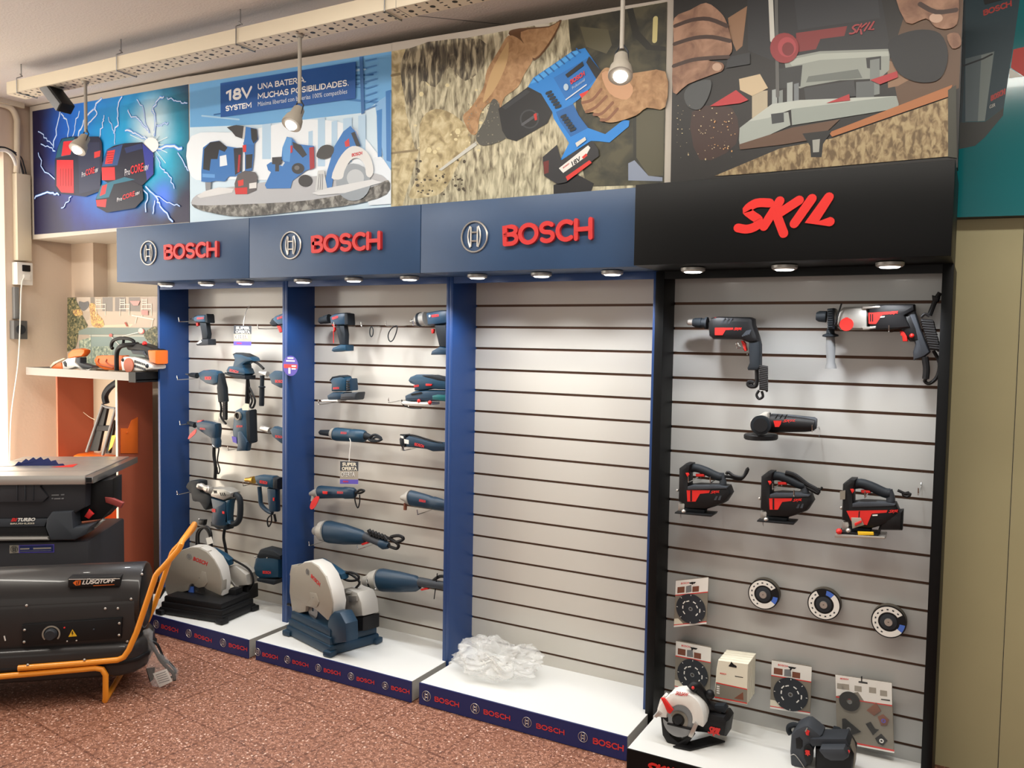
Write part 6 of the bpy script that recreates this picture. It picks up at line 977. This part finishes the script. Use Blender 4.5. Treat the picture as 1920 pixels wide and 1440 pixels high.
N1 = [(165, 1070), (700, 1028), (1060, 995), (1115, 970), (1160, 905), (1230, 745), (1400, 240), (1425, 205), (1470, 160), (1610, 0), (1630, -40)]
TU = .0125; near = [T(p, -.03) for p in N1]; near = [near[0], near[1]]+near[2:]
far = [p+hb*.39 for p in near]; G('amber').wire(near[:-1]+[near[-1], near[-1]+hb*.02+Vector((0, 0, .01)), far[-1]-hb*.02+Vector((0, 0, .01)), far[-1]]+far[:-1][::-1], TU, 10).put('handle_tube', t, 'orange handle tube')
L1 = [(-700, 1195), (0, 1145), (860, 1068), (920, 1080), (950, 1130), (950, 1340), (946, 1362)]; n_ = [T(p, -.03) for p in L1]; dz = n_[-1].z-TU; n_[-1].z = TU; f_ = [p+hb*.39 for p in n_]
G('amber').wire(n_+[n_[-1]+hb*.03, f_[-1]-hb*.03]+f_[::-1], TU, 10).put('leg_tube', t, 'orange leg tube'); g = G('alu')
for c in ((250, 1040), (760, 995)): g.dot(c, .006, -.035)
g.put('frame_bolts', t); S['N'] = None
# wheels and far feet lie outside the frame to the left
G('black').turn(Hq(-.72, -.06, .11), Hq(-.72, -.02, .11), [(0, .09), (.2, .11), (.8, .11), (1, .09)], 28, sv=Vector((0, 0, 1))).put('wheel', t); G('black').turn(Hq(-.72, .36, .11), Hq(-.72, .40, .11), [(0, .09), (.2, .11), (.8, .11), (1, .09)], 28, sv=Vector((0, 0, 1))).put('wheel', t)
# bagged cord on the floor
crop(0, 1030, 4.8); plane(pz(302, 1286, .006), 30)
t = thing('bagged_cord', 'black plug cord in a clear plastic bag on the floor by the heater', 'cable', pz(300, 1286, 0))
G('black').tube([(1265, 760), (1310, 800), (1370, 860), (1440, 990), (1500, 1060), (1560, 1120), (1570, 1180)], .008).tube([(1330, 800), (1380, 900), (1460, 980), (1540, 1040), (1580, 1110), (1530, 1160)], .006).tube([(1350, 830), (1420, 860), (1480, 1000), (1530, 1020)], .006).prof([(1310, 1080), (1385, 1070), (1370, 1180), (1345, 1200)], .02, 0, .005).put('cord', t); G('white').prof([(1375, 1120), (1500, 1075), (1550, 1190), (1435, 1245)], .004, -.008, .001).put('paper_label', t, 'white paper label'); g = G('grey')
for k in range(5): g.prof([(1400+k*7, 1130+k*18), (1490+k*9, 1098+k*19), (1491+k*9, 1104+k*19), (1402+k*7, 1136+k*18)], .0005, -.009, 0)
g.put('label_print', t, None, 0)
m = G('clear').prof([(1275, 740), (1320, 725), (1360, 760), (1355, 830), (1450, 960), (1590, 1110), (1580, 1180), (1440, 1250), (1360, 1240), (1310, 1080), (1320, 900)], .035, -.018, .012, 3).put('clear_bag', t, 'clear plastic bag'); S['N'] = None
# ---------------------------------------------------------------- side wall fittings
XW = -3.6
def wb(n, label, cat, x0, y0, x1, y1, d, m, more=None):
    A = ps(x0, y0, XW+d); B = ps(x1, y1, XW+d); ya, yb = sorted((A.y, B.y)); za, zb = sorted((A.z, B.z))
    t = thing(n, label, cat, (XW, (ya+yb)/2, za)); G(m).bx(XW+.001, XW+d, ya, yb, za, zb, .003).put('casing', t); return t
t = wb('cable_trunking', 'tall cream cable trunking on the left wall, under the curved pipe', 'trunking', 31, 324, 60, 490, .05, 'cream')
t = wb('power_outlet', 'white power outlet with a black plug at the foot of the cream trunking', 'socket', 32, 491, 62, 535, .06, 'white'); p = ps(49, 503, XW+.06); G('black').box(p, (.014, .05, .04), .004).put('plug', t); p = ps(50, 520, XW+.062); G('white').box(p, (.02, .045, .035), .006).put('adapter', t)
t = wb('cable_trunking', 'short dark cable duct between the two wall sockets at left', 'trunking', 27, 538, 37, 598, .03, 'grey'); t = wb('wall_socket', 'grey surface socket box low on the left wall', 'socket', 26, 601, 52, 636, .05, 'mesh_grey'); p = ps(39, 618, XW+.05); G('dark').turn(p, p+Vector((.006, 0, 0)), [(0, .03), (1, .028)], 20, sv=Vector((0, 0, 1))).put('socket_face', t)
solo(G('white').wire([ps(50, 521, XW+.075), ps(44, 522, XW+.075), ps(40, 540, XW+.07), ps(38, 600, XW+.065), ps(34, 680, XW+.06), ps(22, 770, XW+.05), ps(19, 830, XW+.04), ps(18, 900, XW+.04)], .004, 8, 5), 'hanging_cable', 'thin pale cable hanging from the white outlet down the left wall', 'cable', ps(50, 521, XW+.07))
solo(G('cream').wire([ps(-30, 190, XW+.03), ps(5, 196, XW+.03), ps(22, 204, XW+.03), ps(31, 222, XW+.03), ps(32, 240, XW+.03), ps(32, 300, XW+.03), ps(31, 324, XW+.03)], .018, 12, 5), 'conduit_pipe', 'cream curved conduit pipe high on the left wall', 'pipe', ps(32, 240, XW+.03))
for k, (m_, r_) in enumerate((('white', .010), ('card', .008), ('dark', .005), ('dark', .004))): solo(G(m_).wire([ps(-20, 284-k*2, XW+.04), ps(8, 282-k*2, XW+.04), ps(22+k*5, 292, XW+.04), ps(30+k*5, 310, XW+.035), ps(34+k*5, 326, XW+.03)], r_, 8, 5), 'cable', ('thick white cable entering the cream trunking', 'pale cable next to the thick white one at the trunking', 'thick dark cable entering the cream trunking', 'thin dark cable, outermost at the cream trunking')[k], 'cable', ps(30+k*5, 310, XW+.035), 'cables entering the trunking')
# ---------------------------------------------------------------- cable tray, lamps
TY0, TY1, TZ = -.775, -.675, 2.85; TX0, TX1 = -2.90, .045
t = thing('cable_tray', 'long cream perforated cable tray hung under the ceiling', 'cable tray', ((TX0+TX1)/2, -.72, TZ))
g = G('cream').bx(TX0, TX1, TY0, TY0+.002, TZ, TZ+.064).bx(TX0, TX1, TY1-.002, TY1, TZ, TZ+.064).bx(TX0, TX1, TY0, TY1, TZ, TZ+.002).use('black'); x = TX0+.05; k = 0
while x < TX1-.03:
    for yy in (TY0+.014, TY1-.014): g.bx(x-.004, x+.004, yy-.006, yy+.006, TZ-.0006, TZ)
    if k % 2: g.disc((x, TY0+.052, TZ), (0, 0, -1), .011, 0, .0006, 14)
    else:
        for yy in (TY0+.036, TY0+.066): g.bx(x-.007, x+.007, yy-.003, yy+.003, TZ-.0006, TZ)
    x += .05; k += 1
g.use('edge_grey').bx(-.335, -.333, TY0-.0006, TY1, TZ-.0008, TZ+.064); g.put('perforated_channel', t, None, 0)
for hx in (-2.80, -1.985, -1.185, -.385):
    G('steel').wire([(hx, -.755, 3.0), (hx, -.755, TZ+.085), (hx+.002, TY0-.006, TZ+.07), (hx, TY0-.005, TZ-.004), (hx, TY1+.004, TZ-.005), (hx, TY1+.004, TZ+.05)], .0028, 6).wire([(hx-.01, -.755, TZ+.10), (hx+.01, -.755, TZ+.085)], .003, 6).put('hanger_wire', t)
def spot(label, top, joint, a, b, zt):
    p0 = px(*top, -.73); p0.z = zt; p1 = px(*joint, -.73); p1.x = p0.x
    t = thing('pendant_spotlight', label, 'spotlight', p0, 'pendant spotlights under the ceiling')
    G('shade_grey').wire([p0, p1], .008, 10).turn(p0, p0-Vector((0, 0, .012)), [(0, .02), (1, .014)], 14).put('rod', t)
    A = px(*a, -.73); B = px(*b, -.80); ax = (B-A).normalized(); A = p1+Vector((0, 0, -.02))+ax*.0; L_ = .095
    G('shade_grey').turn(A, A+ax*L_, [(0, .018), (.08, .024), (.45, .027), (.62, .036), (.9, .041), (1, .041)], 24).put('shade', t); G('dark').wire([p1+Vector((0, 0, .02)), p1+Vector((-.022, 0, -.01)), A+ax*.04+Vector((-.024, 0, 0))], .003, 6).wire([p1+Vector((0, 0, .02)), p1+Vector((.022, 0, -.01)), A+ax*.04+Vector((.024, 0, 0))], .003, 6).put('yoke', t)
    G('lens').ball(A+ax*(L_-.004), .025, 14).put('bulb', t)
    l = bpy.data.lights.new('spot_lamp', 'SPOT'); l.energy = 8; l.spot_size = math.radians(110); l.spot_blend = .6; l.shadow_soft_size = .04; l.color = (1, .95, .88); o_ = bpy.data.objects.new('spot_lamp', l); COL.objects.link(o_); o_.parent = t
    o_.location = A+ax*(L_+.05)-p0; o_.rotation_euler = ax.to_track_quat('-Z', 'Y').to_euler()
spot('pendant spotlight in front of the lightning poster', (160, 150), (161, 248), (172, 262), (150, 296), TZ); spot('pendant spotlight in front of the pale blue workshop poster', (562, 62), (560, 194), (570, 206), (548, 250), TZ); spot('pendant spotlight in front of the blue rotary hammer poster', (1168, 0), (1166, 92), (1168, 105), (1164, 168), 3.0)
t = thing('floodlight', 'black and grey box floodlight under the left end of the cable tray', 'floodlight', px(108, 180, -.73)); c = px(108, 182, -.73); Rm = Matrix.Rotation(math.radians(43), 3, 'Y')
G('black').box(c, (.20, .075, .055), .006, Rm).put('housing', t); G('grey').box(c+Rm @ Vector((-.0, -.0395, -.006)), (.19, .004, .045), .001, Rm).put('front_glass', t); G('black').box((c.x-.05, -.725, TZ-.02), (.05, .05, .05), .006).put('bracket', t)
